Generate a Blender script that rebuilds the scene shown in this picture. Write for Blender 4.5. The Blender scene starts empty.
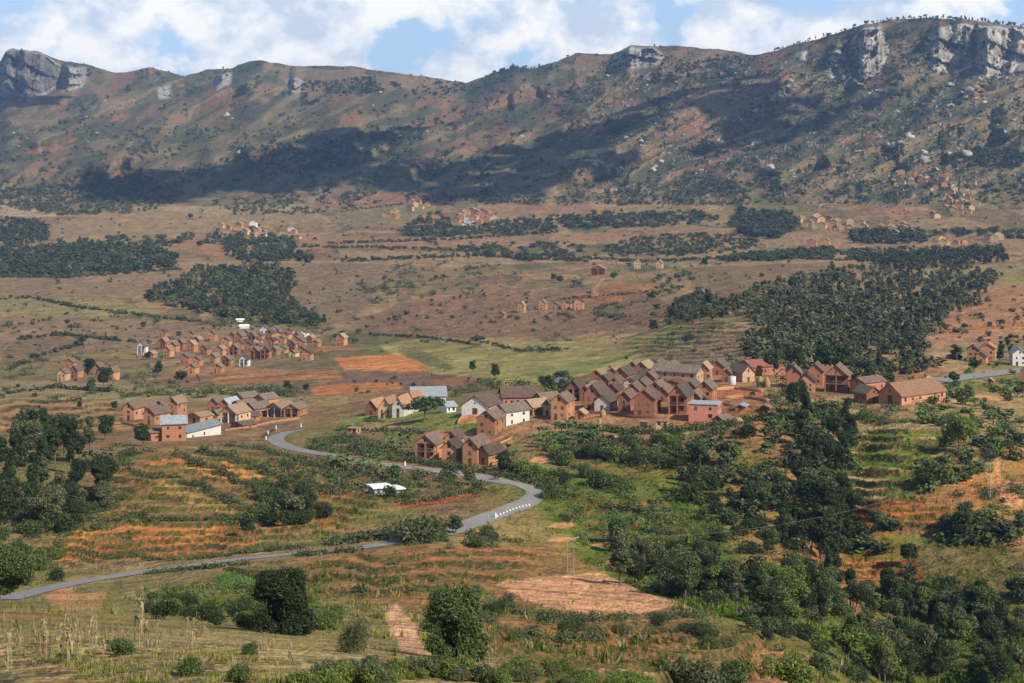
import bpy, math, random, numpy as np
from mathutils import Vector
random.seed(7); RNG = np.random.default_rng(7)
scene = bpy.context.scene
COL = scene.collection
W, H, F, VH, UC = 1024, 683, 1700.0, 165.0, 512.0
SUN_AZ, SUN_EL = math.radians(134), math.radians(37)
SUN = np.array([math.sin(SUN_AZ)*math.cos(SUN_EL), math.cos(SUN_AZ)*math.cos(SUN_EL), math.sin(SUN_EL)])

# ------------------------------------------------------------------ helpers
def tag(o, label=None, cat=None, group=None, kind=None):
    if label: o['label'] = label
    if cat: o['category'] = cat
    if group: o['group'] = group
    if kind: o['kind'] = kind
    return o

def hash2(ix, iy, seed):
    h = (ix.astype(np.int64)*374761393 + iy.astype(np.int64)*668265263 + seed*1442695041) & 0xffffffff
    h = ((h ^ (h >> 13))*1274126177) & 0xffffffff
    return ((h ^ (h >> 16)) & 0xffff)/65535.0

def vnoise(x, y, seed=0):
    x0 = np.floor(x); y0 = np.floor(y); fx = x-x0; fy = y-y0
    fx = fx*fx*(3-2*fx); fy = fy*fy*(3-2*fy)
    a = hash2(x0, y0, seed); b = hash2(x0+1, y0, seed); c = hash2(x0, y0+1, seed); d = hash2(x0+1, y0+1, seed)
    return (a*(1-fx)+b*fx)*(1-fy)+(c*(1-fx)+d*fx)*fy

def fbm(x, y, seed=0, octv=4):
    s = 0; amp = 1; tot = 0
    for i in range(octv):
        s = s + amp*vnoise(x*2**i+17.3*i, y*2**i-9.1*i, seed+i); tot += amp; amp *= .5
    return s/tot

def sstep(a, b, x):
    t = np.clip((x-a)/(b-a), 0, 1); return t*t*(3-2*t)

def inpoly(px, py, poly):
    inside = np.zeros(px.shape, bool)
    n = len(poly)
    for i in range(n):
        x1, y1 = poly[i]; x2, y2 = poly[(i+1) % n]
        if y1 == y2: continue
        c = ((y1 > py) != (y2 > py)) & (px < (x2-x1)*(py-y1)/(y2-y1)+x1)
        inside ^= c
    return inside

def polydist(px, py, line):
    d = np.full(px.shape, 1e9)
    for (x1, y1), (x2, y2) in zip(line[:-1], line[1:]):
        dx, dy = x2-x1, y2-y1; L = dx*dx+dy*dy+1e-9
        t = np.clip(((px-x1)*dx+(py-y1)*dy)/L, 0, 1)
        d = np.minimum(d, np.hypot(px-x1-t*dx, py-y1-t*dy))
    return d

def blur(a, sig, axis):
    r = int(sig*3)+1; k = np.exp(-.5*(np.arange(-r, r+1)/sig)**2); k /= k.sum()
    ap = np.pad(a, [(r, r) if i == axis else (0, 0) for i in range(a.ndim)], mode='edge')
    out = np.zeros_like(a); n = a.shape[axis]
    for i, w in enumerate(k):
        sl = [slice(None)]*a.ndim; sl[axis] = slice(i, i+n)
        out += w*ap[tuple(sl)]
    return out

def mesh_np(name, V, Fc, mat=None, parent=None, col=None, smooth=False, attrs=None, link=True):
    """V (n,3); Fc (m,k) faces of one size"""
    V = np.asarray(V, np.float32); Fc = np.asarray(Fc, np.int32)
    me = bpy.data.meshes.new(name)
    m, k = Fc.shape
    me.vertices.add(len(V)); me.vertices.foreach_set('co', V.ravel())
    me.loops.add(m*k); me.loops.foreach_set('vertex_index', Fc.ravel())
    me.polygons.add(m); me.polygons.foreach_set('loop_start', np.arange(m, dtype=np.int32)*k)
    me.polygons.foreach_set('loop_total', np.full(m, k, np.int32))
    if smooth: me.polygons.foreach_set('use_smooth', np.ones(m, bool))
    me.update(calc_edges=True)
    if col is not None:
        a = me.color_attributes.new('cover', 'FLOAT_COLOR', 'POINT')
        c = np.ones((len(V), 4), np.float32); c[:, :3] = col
        a.data.foreach_set('color', c.ravel())
    for an, av in (attrs or {}).items():
        a = me.attributes.new(an, 'FLOAT', 'POINT'); a.data.foreach_set('value', np.asarray(av, np.float32).ravel())
    if mat: me.materials.append(mat)
    if not link: return me
    o = bpy.data.objects.new(name, me); COL.objects.link(o)
    if parent: o.parent = parent
    return o

# ------------------------------------------------------------------ node helper
class NT:
    def __init__(s, name):
        s.m = bpy.data.materials.new(name); s.m.use_nodes = True
        s.t = s.m.node_tree; s.n = s.t.nodes; s.b = s.n['Principled BSDF']
        s.b.inputs['Roughness'].default_value = .9
        s.b.inputs['Specular IOR Level'].default_value = .15
    def new(s, typ, **kw):
        n = s.n.new(typ)
        for k, v in kw.items(): setattr(n, k, v)
        return n
    def link(s, a, b): s.t.links.new(a, b)
    def coord(s, kind='Object'):
        return s.new('ShaderNodeTexCoord').outputs[kind]
    def noise(s, vec, scale, detail=4, rough=.55, dist=0):
        n = s.new('ShaderNodeTexNoise'); n.inputs['Scale'].default_value = scale
        n.inputs['Detail'].default_value = detail; n.inputs['Roughness'].default_value = rough
        n.inputs['Distortion'].default_value = dist
        if vec is not None: s.link(vec, n.inputs['Vector'])
        return n.outputs['Fac']
    def maprange(s, x, a, b, c, d):
        n = s.new('ShaderNodeMapRange')
        for i, v in enumerate((a, b, c, d)): n.inputs[i+1].default_value = v
        s.link(x, n.inputs[0]); return n.outputs[0]
    def math(s, op, a, b=None):
        n = s.new('ShaderNodeMath', operation=op)
        for i, v in enumerate((a, b)):
            if v is None: continue
            if isinstance(v, (int, float)): n.inputs[i].default_value = v
            else: s.link(v, n.inputs[i])
        return n.outputs[0]
    def mix(s, fac, a, b, blend='MIX'):
        n = s.new('ShaderNodeMix', data_type='RGBA', blend_type=blend)
        for sock, v in ((n.inputs[0], fac), (n.inputs[6], a), (n.inputs[7], b)):
            if isinstance(v, (int, float)): sock.default_value = v
            elif isinstance(v, tuple): sock.default_value = (*v, 1)
            else: s.link(v, sock)
        return n.outputs[2]
    def bump(s, h, strength, dist=.1):
        n = s.new('ShaderNodeBump'); n.inputs['Strength'].default_value = strength
        n.inputs['Distance'].default_value = dist
        s.link(h, n.inputs['Height']); s.link(n.outputs[0], s.b.inputs['Normal'])
    def attr(s, name):
        n = s.new('ShaderNodeAttribute', attribute_name=name); return n
    def scalecol(s, col, fac):
        n = s.new('ShaderNodeVectorMath', operation='SCALE')
        s.link(col, n.inputs[0]) if not isinstance(col, tuple) else setattr(n.inputs[0], 'default_value', col)
        s.link(fac, n.inputs['Scale']) if not isinstance(fac, (int, float)) else setattr(n.inputs['Scale'], 'default_value', fac)
        return n.outputs[0]

# ------------------------------------------------------------------ camera, sun, world, haze
cam = bpy.data.cameras.new('camera'); co = bpy.data.objects.new('camera', cam); COL.objects.link(co)
cam.sensor_width = 36; cam.lens = 36*F/W; cam.clip_end = 30000; cam.clip_start = .5
cam.shift_y = -(H/2-VH)/W
co.location = (0, 0, 0); co.rotation_euler = (math.pi/2, 0, 0)
scene.camera = co
sl = bpy.data.lights.new('sun', 'SUN'); sl.energy = 5.0; sl.angle = math.radians(.5); sl.color = (1, .905, .76)
so = bpy.data.objects.new('sun', sl); COL.objects.link(so)
so.rotation_euler = Vector(SUN).to_track_quat('Z', 'Y').to_euler(); so.location = (500, -200, 600)

wd = bpy.data.worlds.new('World'); scene.world = wd; wd.use_nodes = True
wt = wd.node_tree; bg = wt.nodes['Background']; bg.inputs['Strength'].default_value = .085
sky = wt.nodes.new('ShaderNodeTexSky'); sky.sky_type = 'NISHITA'; sky.sun_disc = False
sky.sun_elevation = SUN_EL; sky.sun_rotation = SUN_AZ; sky.air_density = 1.0; sky.dust_density = .3; sky.ozone_density = 2.0
def wn(typ, **kw):
    n = wt.nodes.new(typ)
    for k, v in kw.items(): setattr(n, k, v)
    return n
tc = wn('ShaderNodeTexCoord')
mp = wn('ShaderNodeMapping'); mp.inputs['Scale'].default_value = (1, 1, 1.25)
wt.links.new(tc.outputs['Generated'], mp.inputs[0])
def wnoise(scale, detail, rough, off=(0, 0, 0), dist=0.):
    m2 = wn('ShaderNodeMapping'); m2.inputs['Location'].default_value = off
    wt.links.new(mp.outputs[0], m2.inputs[0])
    n = wn('ShaderNodeTexNoise'); n.inputs['Scale'].default_value = scale; n.inputs['Detail'].default_value = detail
    n.inputs['Roughness'].default_value = rough; n.inputs['Distortion'].default_value = dist
    wt.links.new(m2.outputs[0], n.inputs['Vector']); return n.outputs['Fac']
def wramp(x, stops):
    r = wn('ShaderNodeValToRGB'); e = r.color_ramp.elements
    e[0].position, e[0].color = stops[0][0], (*stops[0][1], 1); e[1].position, e[1].color = stops[-1][0], (*stops[-1][1], 1)
    for p, c in stops[1:-1]:
        q = e.new(p); q.color = (*c, 1)
    wt.links.new(x, r.inputs[0]); return r.outputs[0]
def wmix(f, a, b):
    n = wn('ShaderNodeMix', data_type='RGBA')
    for sock, v in ((n.inputs[0], f), (n.inputs[6], a), (n.inputs[7], b)):
        if isinstance(v, float): sock.default_value = v
        elif isinstance(v, tuple): sock.default_value = (*v, 1)
        else: wt.links.new(v, sock)
    return n.outputs[2]
big = wnoise(17, 10, .52, (3.1, .4, .22), .1)
big2 = wnoise(17, 10, .52, (3.1, .4, .205), .1)
shn = wn('ShaderNodeMath', operation='SUBTRACT'); wt.links.new(big, shn.inputs[0]); wt.links.new(big2, shn.inputs[1])
sh2 = wn('ShaderNodeMath', operation='MULTIPLY_ADD'); sh2.inputs[1].default_value = 3.; sh2.inputs[2].default_value = .5; wt.links.new(shn.outputs[0], sh2.inputs[0]); shade = sh2.outputs[0]
wisp = wnoise(9, 5, .6, (1.3, 5.2, 1.1))
mask = wramp(big, [(.43, (0, 0, 0)), (.475, (.7, .7, .7)), (.53, (1, 1, 1))])
ccol = wramp(shade, [(.30, (7.0, 8.0, 9.6)), (.5, (9.4, 10.0, 10.9)), (.70, (11.8, 11.7, 11.4))])
veil = wramp(wisp, [(.3, (.55, .55, .55)), (.65, (.85, .85, .85))])
blue = wmix(veil, sky.outputs[0], (4.6, 6.2, 8.4))
sepz = wn('ShaderNodeSeparateXYZ'); wt.links.new(tc.outputs['Generated'], sepz.inputs[0])
low = wramp(sepz.outputs[2], [(.11, (1, 1, 1)), (.17, (.05, .05, .05))])
def wmul(a, b):
    n = wn('ShaderNodeMath', operation='MULTIPLY'); wt.links.new(a, n.inputs[0]); wt.links.new(b, n.inputs[1]); return n.outputs[0]
blue = wmix(wmul(veil, low), sky.outputs[0], (5.4, 7.9, 11.6))
skyc = wmix(wmul(mask, low), blue, ccol)
wt.links.new(skyc, bg.inputs['Color'])

scene.view_settings.view_transform = 'Standard'; scene.view_settings.look = 'None'
scene.view_settings.exposure = .16; scene.view_settings.gamma = 1; scene.view_settings.use_curve_mapping = False
scene.render.engine = 'CYCLES'
cy = scene.cycles
cy.max_bounces = 4; cy.diffuse_bounces = 2; cy.glossy_bounces = 1; cy.transmission_bounces = 2; cy.volume_bounces = 0; cy.transparent_max_bounces = 4
cy.use_denoising = True
try: cy.denoiser = 'OPENIMAGEDENOISE'; cy.denoising_prefilter = 'ACCURATE'
except Exception: pass
cy.use_adaptive_sampling = True; cy.adaptive_threshold = .02
cy.caustics_reflective = False; cy.caustics_refractive = False
scene.render.use_persistent_data = False

# ------------------------------------------------------------------ terrain
RIDGE = [(-400, 66), (-120, 75), (-10, 66), (0, 62), (6, 51), (14, 48), (40, 52), (60, 60), (85, 64), (115, 73), (128, 72), (148, 67), (170, 72), (185, 76), (205, 70),
         (230, 69), (250, 61), (262, 60), (290, 66), (350, 66), (400, 73), (430, 77), (465, 83), (485, 77), (500, 71), (515, 66), (532, 69), (548, 64),
         (577, 53), (612, 54), (632, 45), (657, 46), (682, 46), (722, 50), (755, 55), (775, 51), (792, 45), (820, 38), (862, 25), (892, 19), (937, 18), (982, 21), (1024, 27), (1100, 30), (1400, 60)]
LOWV = [740, 700, 683]
KN = {   # column -> v : distance, from the foot of the picture up to v = 200
 -300: [(740, 55), (683, 68), (640, 90), (615, 120), (600, 230), (585, 290), (560, 320), (520, 365), (480, 405), (455, 430), (440, 480), (420, 590), (400, 740), (380, 900), (350, 1120), (320, 1320), (300, 1450), (260, 1900), (240, 2200), (215, 2650), (200, 2950)],
 0: [(740, 52), (683, 65), (640, 85), (618, 110), (603, 230), (590, 280), (560, 320), (520, 360), (480, 400), (455, 430), (440, 480), (420, 590), (400, 740), (380, 900), (350, 1120), (320, 1320), (300, 1450), (260, 1900), (240, 2200), (215, 2650), (200, 2950)],
 150: [(740, 52), (683, 65), (650, 80), (632, 105), (618, 190), (600, 240), (575, 300), (545, 345), (500, 380), (470, 408), (455, 432), (440, 500), (420, 590), (400, 720), (380, 880), (350, 1120), (320, 1330), (300, 1460), (260, 1900), (240, 2200), (215, 2650), (200, 2950)],
 300: [(740, 52), (683, 65), (655, 82), (640, 125), (620, 185), (590, 245), (555, 312), (540, 340), (500, 378), (470, 412), (455, 440), (440, 510), (420, 590), (400, 690), (380, 820), (350, 1080), (325, 1300), (300, 1550), (260, 1900), (240, 2250), (215, 2700), (200, 2950)],
 450: [(740, 52), (683, 70), (668, 90), (655, 130), (640, 175), (600, 240), (570, 285), (540, 335), (500, 378), (475, 412), (462, 432), (440, 472), (415, 520), (400, 600), (380, 760), (360, 930), (340, 1120), (320, 1260), (305, 1370), (280, 1600), (260, 1900), (240, 2250), (215, 2650), (200, 2900)],
 600: [(740, 55), (683, 78), (670, 140), (650, 190), (600, 258), (575, 320), (540, 362), (500, 392), (460, 430), (430, 465), (410, 500), (390, 560), (375, 640), (360, 900), (345, 1060), (320, 1250), (305, 1340), (290, 1460), (270, 1700), (250, 2050), (235, 2300), (215, 2600), (200, 2800)],
 750: [(740, 90), (683, 155), (650, 215), (600, 290), (560, 335), (520, 372), (480, 402), (440, 435), (410, 472), (390, 530), (375, 600), (350, 740), (320, 920), (290, 1180), (270, 1450), (250, 1900), (235, 2150), (215, 2400), (200, 2600)],
 900: [(740, 200), (683, 285), (650, 305), (600, 335), (560, 356), (520, 378), (480, 405), (440, 440), (410, 475), (395, 500), (380, 570), (360, 720), (340, 850), (320, 1000), (290, 1270), (270, 1520), (250, 1900), (230, 2150), (215, 2330), (200, 2480)],
 1024: [(740, 180), (683, 265), (650, 292), (600, 328), (560, 350), (520, 372), (460, 418), (420, 475), (395, 550), (375, 660), (360, 740), (340, 850), (320, 1000), (290, 1300), (270, 1550), (250, 1850), (230, 2100), (215, 2300), (200, 2450)],
 1324: [(740, 170), (683, 250), (600, 320), (520, 372), (460, 418), (420, 475), (395, 550), (375, 660), (340, 850), (320, 1000), (290, 1300), (270, 1550), (250, 1850), (230, 2100), (215, 2300), (200, 2450)]}
MT = {-300: (2950, 3350, 3800, 4300, 4900), 0: (2950, 3350, 3800, 4300, 4900), 300: (2950, 3350, 3800, 4350, 4900), 450: (2900, 3250, 3650, 4150, 4700), 600: (2800, 3150, 3500, 3900, 4350),
      750: (2600, 2900, 3200, 3550, 3950), 900: (2480, 2750, 3000, 3300, 3600), 1024: (2450, 2700, 2950, 3230, 3500), 1324: (2450, 2700, 2950, 3250, 3500)}
VLOW, VMID = 740, 200
us = np.concatenate([np.arange(-280, -2, 6.), np.arange(-2, 1027, 1.25), np.arange(1030, 1310, 6.)])
vr = np.arange(VLOW, VMID, -1.0)                      # rows of the plain
nm = 190                                              # rows of the mountains
NU = len(us); NV = len(vr)+nm
ridge = np.interp(us, *zip(*RIDGE)) + (fbm(us/9., us*0, 5, 3)-.5)*2.2
# depth of the plain
kc = sorted(KN); Lp = np.array([np.interp(vr[::-1], [v for v, _ in KN[k][::-1]], [math.log(d) for _, d in KN[k][::-1]])[::-1] for k in kc])
Lm = np.array([np.interp(np.arange(nm)/(nm-1), np.linspace(0, 1, 5), np.log(MT[k])) for k in sorted(MT)])
def spread(ks, L):
    out = np.zeros((L.shape[1], NU)); 
    for j in range(L.shape[1]): out[j] = np.interp(us, ks, L[:, j])
    return out
LD = np.vstack([spread(kc, Lp), spread(sorted(MT), Lm)])
tm = (np.arange(nm)+1)/nm
VV = np.vstack([np.repeat(vr[:, None], NU, 1), VMID+(ridge[None, :]-VMID)*tm[:, None]])
UU = np.repeat(us[None, :], NV, 0)
LD = blur(LD, 4, 0)
uni = np.arange(-280, 1305, 2.); 
tmp = np.array([np.interp(uni, us, r) for r in LD]); tmp = blur(tmp, 16, 1)
LD = np.array([np.interp(us, uni, r) for r in tmp])
# relief of the mountains: spurs and gullies running down to the left
mt = sstep(215, 165, VV+34*(fbm(UU/45, VV*0, 35, 3)-.5))
fade = mt*(1-.75*sstep(.72, 1, (VMID-VV)/(VMID-ridge)))
cr = UU*.45+VV*.9; al = UU*.9-VV*.45
spur = 1-np.abs(2*fbm(cr/34+.3*fbm(UU/60, VV/40, 31), al/130, 11, 3)-1)
LD += -fade*.075*(spur-.7) + fade*.012*(fbm(UU/14, VV/9, 12, 3)-.5)
spur2 = 1-np.abs(2*fbm(cr/13+.2*fbm(UU/40, VV/30, 32), al/55, 13, 2)-1)
LD += -fade*.016*(spur2-.7)
for line, amp, wd_ in [([(775, 78), (700, 105), (640, 135), (585, 165), (545, 192)], .05, 15), ([(548, 68), (505, 100), (455, 138), (405, 172)], .05, 16),
                       ([(262, 66), (215, 98), (165, 130), (100, 165)], .035, 12), ([(148, 72), (100, 105), (40, 140)], .03, 12),
                       ([(1000, 110), (900, 135), (800, 160), (740, 185)], .035, 15), ([(0, 178), (60, 168), (120, 160), (200, 190)], .04, 12),
                       ([(400, 78), (350, 110), (290, 140), (220, 165)], .03, 13)]:
    LD -= amp*np.exp(-(polydist(UU, VV, line)/wd_)**2)*mt
# gentle roll of the plain, rougher in the gullies
pl = sstep(225, 245, VV)*0+(1-mt)
ero = 1-np.abs(2*fbm(UU/60+.4*fbm(UU/30, VV/14, 24), VV/19, 22, 4)-1)
LD += pl*sstep(640, 430, VV)*.03*(fbm(UU/70, VV/22, 21, 4)-.5) - pl*sstep(350, 300, VV)*.028*(ero-.7)
gul = np.exp(-(polydist(UU, VV, [(860, 430), (850, 480), (835, 530), (850, 575), (900, 610), (1000, 640)])/28)**2)
LD += .035*gul
LD += .05*np.exp(-(polydist(UU, VV, [(520, 470), (600, 500), (700, 545), (760, 600)])/30)**2)*0
D = np.exp(LD)
for i_ in range(1, NV): D[i_] = np.maximum(D[i_], D[i_-1]*1.00004)
# cliffs: nearly upright rock
rock = np.zeros_like(D)
CLIFFS = [([(0, 60), (6, 51), (20, 49), (40, 53), (62, 66), (60, 85), (45, 94), (22, 96), (0, 90), (-60, 92), (-60, 64)], 1.),
          ([(62, 66), (88, 68), (80, 88), (60, 92)], .5),
          ([(846, 45), (862, 30), (878, 28), (888, 50), (880, 74), (865, 80), (858, 66)], 1.), ([(824, 60), (836, 50), (846, 60), (850, 78), (832, 80)], .5),
          ([(925, 42), (940, 28), (966, 24), (975, 30), (978, 62), (960, 70), (945, 74), (932, 70)], 1.), ([(970, 26), (1000, 28), (1024, 30), (1060, 30), (1060, 64), (1010, 74), (990, 78), (974, 64)], 1.),
          ([(614, 58), (628, 47), (655, 48), (664, 56), (655, 66), (630, 68), (606, 72)], .8), ([(286, 80), (296, 78), (303, 82), (302, 92), (290, 92)], .7),
          ([(797, 54), (806, 50), (806, 62), (798, 66)], .6), ([(215, 76), (232, 72), (228, 84), (214, 92)], .6), ([(160, 88), (172, 84), (170, 96), (160, 100)], .6)]
for poly, wt_ in CLIFFS:
    x0, x1 = min(p[0] for p in poly), max(p[0] for p in poly)
    m = inpoly(UU+4*(fbm(UU/6, VV/10, 3)-.5)*2, VV+3*(fbm(UU/5, VV/7, 9)-.5), poly)
    rock = np.maximum(rock, m*wt_)
    for j in np.where((us > x0-1) & (us < x1+1))[0]:
        idx = np.where(m[:, j])[0]
        if len(idx) < 3: continue
        i0, i1 = idx[0], idx[-1]
        t = np.linspace(0, 1, i1-i0+1)
        flute = .007*(fbm(us[j]/3.6+0*t+VV[i0:i1+1, j]/22, VV[i0:i1+1, j]/9, 41, 3)-.5)+.016*(fbm(us[j]/11.+VV[i0:i1+1, j]/35, VV[i0:i1+1, j]/24, 44, 2)-.5)
        k = min(NV-1, i1+14); new = D[i0:k+1, j].copy(); q_ = i1-i0
        new[:q_+1] = D[i0, j]*(1+.022*t*wt_+flute+.006*(np.floor(t*4+us[j]/23.)%2)*sstep(0, .2, t)); new[q_:] = np.linspace(new[q_], max(D[k, j], new[q_]*1.03), k-i1+1)
        w_ = float(sstep(0, 9, us[j]-x0)*sstep(0, 9, x1-us[j])*sstep(3, 12, i1-i0))
        D[i0:k+1, j] = D[i0:k+1, j]*(1-w_)+new*w_
rock = np.clip(blur(blur(rock, .8, 0), .8, 1), 0, 1)
X = (UU-UC)/F*D; Z = -(VV-VH)/F*D
# terraces: level treads and small risers inside the farmed slopes
TERR = [([(20, 560), (40, 520), (110, 470), (150, 455), (200, 447), (300, 455), (330, 480), (400, 500), (330, 540), (250, 556), (60, 566)], 8.5, 1.0),
        ([(846, 436), (900, 424), (965, 432), (960, 470), (930, 500), (960, 515), (950, 535), (850, 530), (845, 480)], 9, 1.2),
        ([(838, 560), (895, 556), (905, 590), (845, 592)], 7, .9),
        ([(430, 622), (560, 628), (700, 620), (800, 645), (840, 690), (560, 690), (470, 650)], 13, 1.0),
        ([(560, 500), (660, 495), (700, 540), (660, 565), (600, 545)], 12, 1.2),
        ([(0, 398), (110, 400), (150, 425), (100, 440), (0, 440)], 7, .9),
        ([(620, 345), (700, 320), (750, 318), (740, 350), (660, 372)], 5, 1.2),
        ([(200, 560), (420, 548), (560, 545), (520, 580), (400, 600), (250, 600)], 12, .8)]
riser = np.zeros_like(D)
ROAD_PX = [(303, 430.5), (290, 432), (279, 436), (276, 441), (286, 446.5), (304, 451), (326, 455), (352, 460), (384, 464.5), (415, 468.5), (446, 472), (480, 477.5), (505, 482), (525, 486.5), (536, 492), (532, 499.5), (518, 506.5), (500, 513), (482, 519.5), (464, 527), (440, 534), (410, 540), (380, 545), (340, 550), (300, 553.5), (250, 558.5), (200, 564.5), (150, 571), (105, 578), (62, 586), (30, 593), (0, 600)]
offroad = sstep(3, 9, polydist(UU, VV, ROAD_PX))
for poly, per, stp in TERR:
    m = inpoly(UU, VV, poly).astype(float); m = blur(blur(m, 4, 0), 4, 1)
    m *= offroad
    q = (VV + 9*(fbm(UU/55, VV/30, 77, 2)-.5)*2 + UU*.02)/per
    fr = 1-(q-np.floor(q))                             # rises with distance
    saw = np.where(fr < .72, -fr, -.72+(fr-.72)/.28*.72)
    Z += m*stp*1.5*(saw+.36)
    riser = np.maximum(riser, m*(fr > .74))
# rows behind the ridge
nb = 10
bD = D[-1]*(1+np.linspace(.03, .7, nb)[:, None]); bZ = Z[-1]-np.linspace(.0, 1, nb)[:, None]**1.2*380-6
# near rows, down to the hill the camera stands on
nf = 14
fD = D[0]*np.linspace(.08, .97, nf)[:, None]; f0 = np.linspace(0, 1, nf)[:, None]
fZ = -(VLOW*(D[0]/fD)**.5-VH)/F*fD
PX = np.vstack([(us-UC)/F*fD, X, (us-UC)/F*bD]); PY = np.vstack([fD, D, bD]); PZ = np.vstack([fZ, Z, bZ])
UA = np.vstack([np.repeat(us[None], nf, 0), UU, np.repeat(us[None], nb, 0)]); VA = VH-F*PZ/PY
RK = np.vstack([np.zeros((nf, NU)), rock, np.zeros((nb, NU))]); RS = np.vstack([np.zeros((nf, NU)), riser, np.zeros((nb, NU))])

# look-up pixel -> ground
Vproj = VH-F*Z/D
def G(u, v):
    """the ground point seen at picture position (u, v)"""
    j = np.clip(np.searchsorted(us, u), 1, NU-1); a = (u-us[j-1])/(us[j]-us[j-1])
    a = min(max(a, 0), 1)
    c = Vproj[:, j-1]*(1-a)+Vproj[:, j]*a
    dd = D[:, j-1]*(1-a)+D[:, j]*a; zz = Z[:, j-1]*(1-a)+Z[:, j]*a
    k = np.argmax(c <= v) if (c <= v).any() else NV-1
    k = max(k, 1); b = (c[k-1]-v)/max(c[k-1]-c[k], 1e-6); b = min(max(b, 0), 1)
    d = dd[k-1]*(1-b)+dd[k]*b; z = zz[k-1]*(1-b)+zz[k]*b
    return np.array([(u-UC)/F*d, d, z])
Drow = D
def GZ(x, y):
    """height of the ground at world (x, y)"""
    u = UC+F*x/y
    j = int(np.clip(np.searchsorted(us, u), 1, NU-1)); a = min(max((u-us[j-1])/(us[j]-us[j-1]), 0), 1)
    dd = np.maximum.accumulate(D[:, j-1]*(1-a)+D[:, j]*a); zz = Z[:, j-1]*(1-a)+Z[:, j]*a
    return float(np.interp(y, dd, zz))

def VG(u, v):
    """many ground points at once (no terraces)"""
    u = np.asarray(u, float); v = np.asarray(v, float)
    j = np.clip(np.searchsorted(us, u), 0, NU-1)
    rj = ridge[j]
    row = np.where(v > VMID, VLOW-v, len(vr)+(VMID-v)/np.maximum(VMID-rj, 1)*nm)
    row = np.clip(row, 0, NV-1); r0 = np.floor(row).astype(int); r1 = np.minimum(r0+1, NV-1); f = row-r0
    d = D[r0, j]*(1-f)+D[r1, j]*f; z = Z[r0, j]*(1-f)+Z[r1, j]*f
    return np.stack([(u-UC)/F*d, d, z], -1)
# ------------------------------------------------------------------ land cover
def mixc(C, m, col):
    C += m[..., None]*(np.array(col)-C)
TAN = (.335, .24, .13); BRN = (.24, .16, .09); PBR = (.18, .12, .075); OLV = (.165, .16, .065); GRN = (.095, .13, .022); DGR = (.05, .075, .025)
ORG = (.46, .195, .085); SAL = (.56, .29, .165); RED = (.36, .12, .06); RICE = (.33, .28, .11); RICE2 = (.19, .20, .075); PALE = (.45, .33, .20)
wx, wy = PX, PY
n1 = fbm(wx/120, wy/260, 51, 5); n2 = fbm(wx/30, wy/70, 52, 4); n3 = fbm(wx/8, wy/16, 53, 4); n4 = fbm(UA/3.2, VA/1.7, 54, 3)
C = np.zeros(PX.shape+(3,)); C[:] = BRN
mixc(C, sstep(.42, .62, n1), TAN); mixc(C, sstep(.52, .66, n2)*.7, OLV); mixc(C, sstep(.6, .72, fbm(wx/60, wy/120, 55, 4))*.55, ORG)
mixc(C, sstep(.56, .7, fbm(wx/16, wy/40, 56, 3))*.5, PBR)
# mountains
mm = sstep(208, 190, VA+34*(fbm(UA/45, VA*0, 35, 3)-.5)+14*(fbm(UA/18, VA/8, 36, 3)-.5))
_e = lambda a: np.vstack([np.ones((nf, NU))*.8, a, np.ones((nb, NU))*.8])
SP, SP2, ERO = _e(spur), _e(spur2), _e(ero)
M = np.zeros_like(C); M[:] = (.155, .14, .088)
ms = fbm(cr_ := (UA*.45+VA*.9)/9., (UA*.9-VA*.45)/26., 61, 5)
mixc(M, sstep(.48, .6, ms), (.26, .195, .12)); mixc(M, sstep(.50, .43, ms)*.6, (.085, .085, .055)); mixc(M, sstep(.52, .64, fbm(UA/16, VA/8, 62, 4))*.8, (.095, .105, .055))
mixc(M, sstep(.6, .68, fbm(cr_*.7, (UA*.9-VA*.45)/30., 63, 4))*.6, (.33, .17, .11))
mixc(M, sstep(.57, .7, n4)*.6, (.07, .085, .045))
mixc(M, sstep(.88, .98, SP)*.6, (.27, .215, .125)); mixc(M, sstep(.60, .40, SP)*.8, (.06, .078, .038)); mixc(M, sstep(.55, .3, SP2)*.6, (.065, .08, .04)); mixc(M, sstep(.93, 1, SP2)*.35, (.30, .24, .15))  # gully scrub dark, crests pale; the colours also stand in for spur shading
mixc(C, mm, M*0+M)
# small parcels on the plain, one colour each
qx = wx/75+1.2*fbm(wx/160, wy/160, 301, 2)+wy/900; qy = wy/70+1.2*fbm(wx/150, wy/130, 302, 2)-wx/600
hp_ = hash2(np.floor(qx), np.floor(qy), 303); far_ = sstep(620, 900, PY)*(1-mm)
for lo_, col_ in ((0., OLV), (.16, TAN), (.34, PBR), (.5, (.30, .18, .10)), (.62, (.19, .185, .075)), (.8, (.38, .27, .15))):
    mixc(C, far_*.55*((hp_ >= lo_)&(hp_ < lo_+.15)), col_)
edge_ = np.minimum(np.minimum(qx-np.floor(qx), 1-(qx-np.floor(qx))), np.minimum(qy-np.floor(qy), 1-(qy-np.floor(qy))))
plm = (1-mm)*sstep(352, 330, VA)
mixc(C, plm*sstep(.58, .38, ERO)*.75, (.085, .10, .045)); mixc(C, plm*sstep(.9, .98, ERO)*.35, (.40, .25, .14))
mixc(C, far_*.55*(edge_ < .07)*(hash2(np.floor(qx), np.floor(qy), 309) > .45), (.075, .09, .04))
# the near slopes are greener
near = sstep(420, 500, VA)*sstep(430, 620, UA)
mixc(C, near*sstep(.35, .6, n2)*.9, GRN); mixc(C, near*sstep(.5, .7, n3)*.5, OLV)
nearl = sstep(545, 600, VA)*sstep(600, 300, UA)
mixc(C, nearl*.6, OLV)

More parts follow.
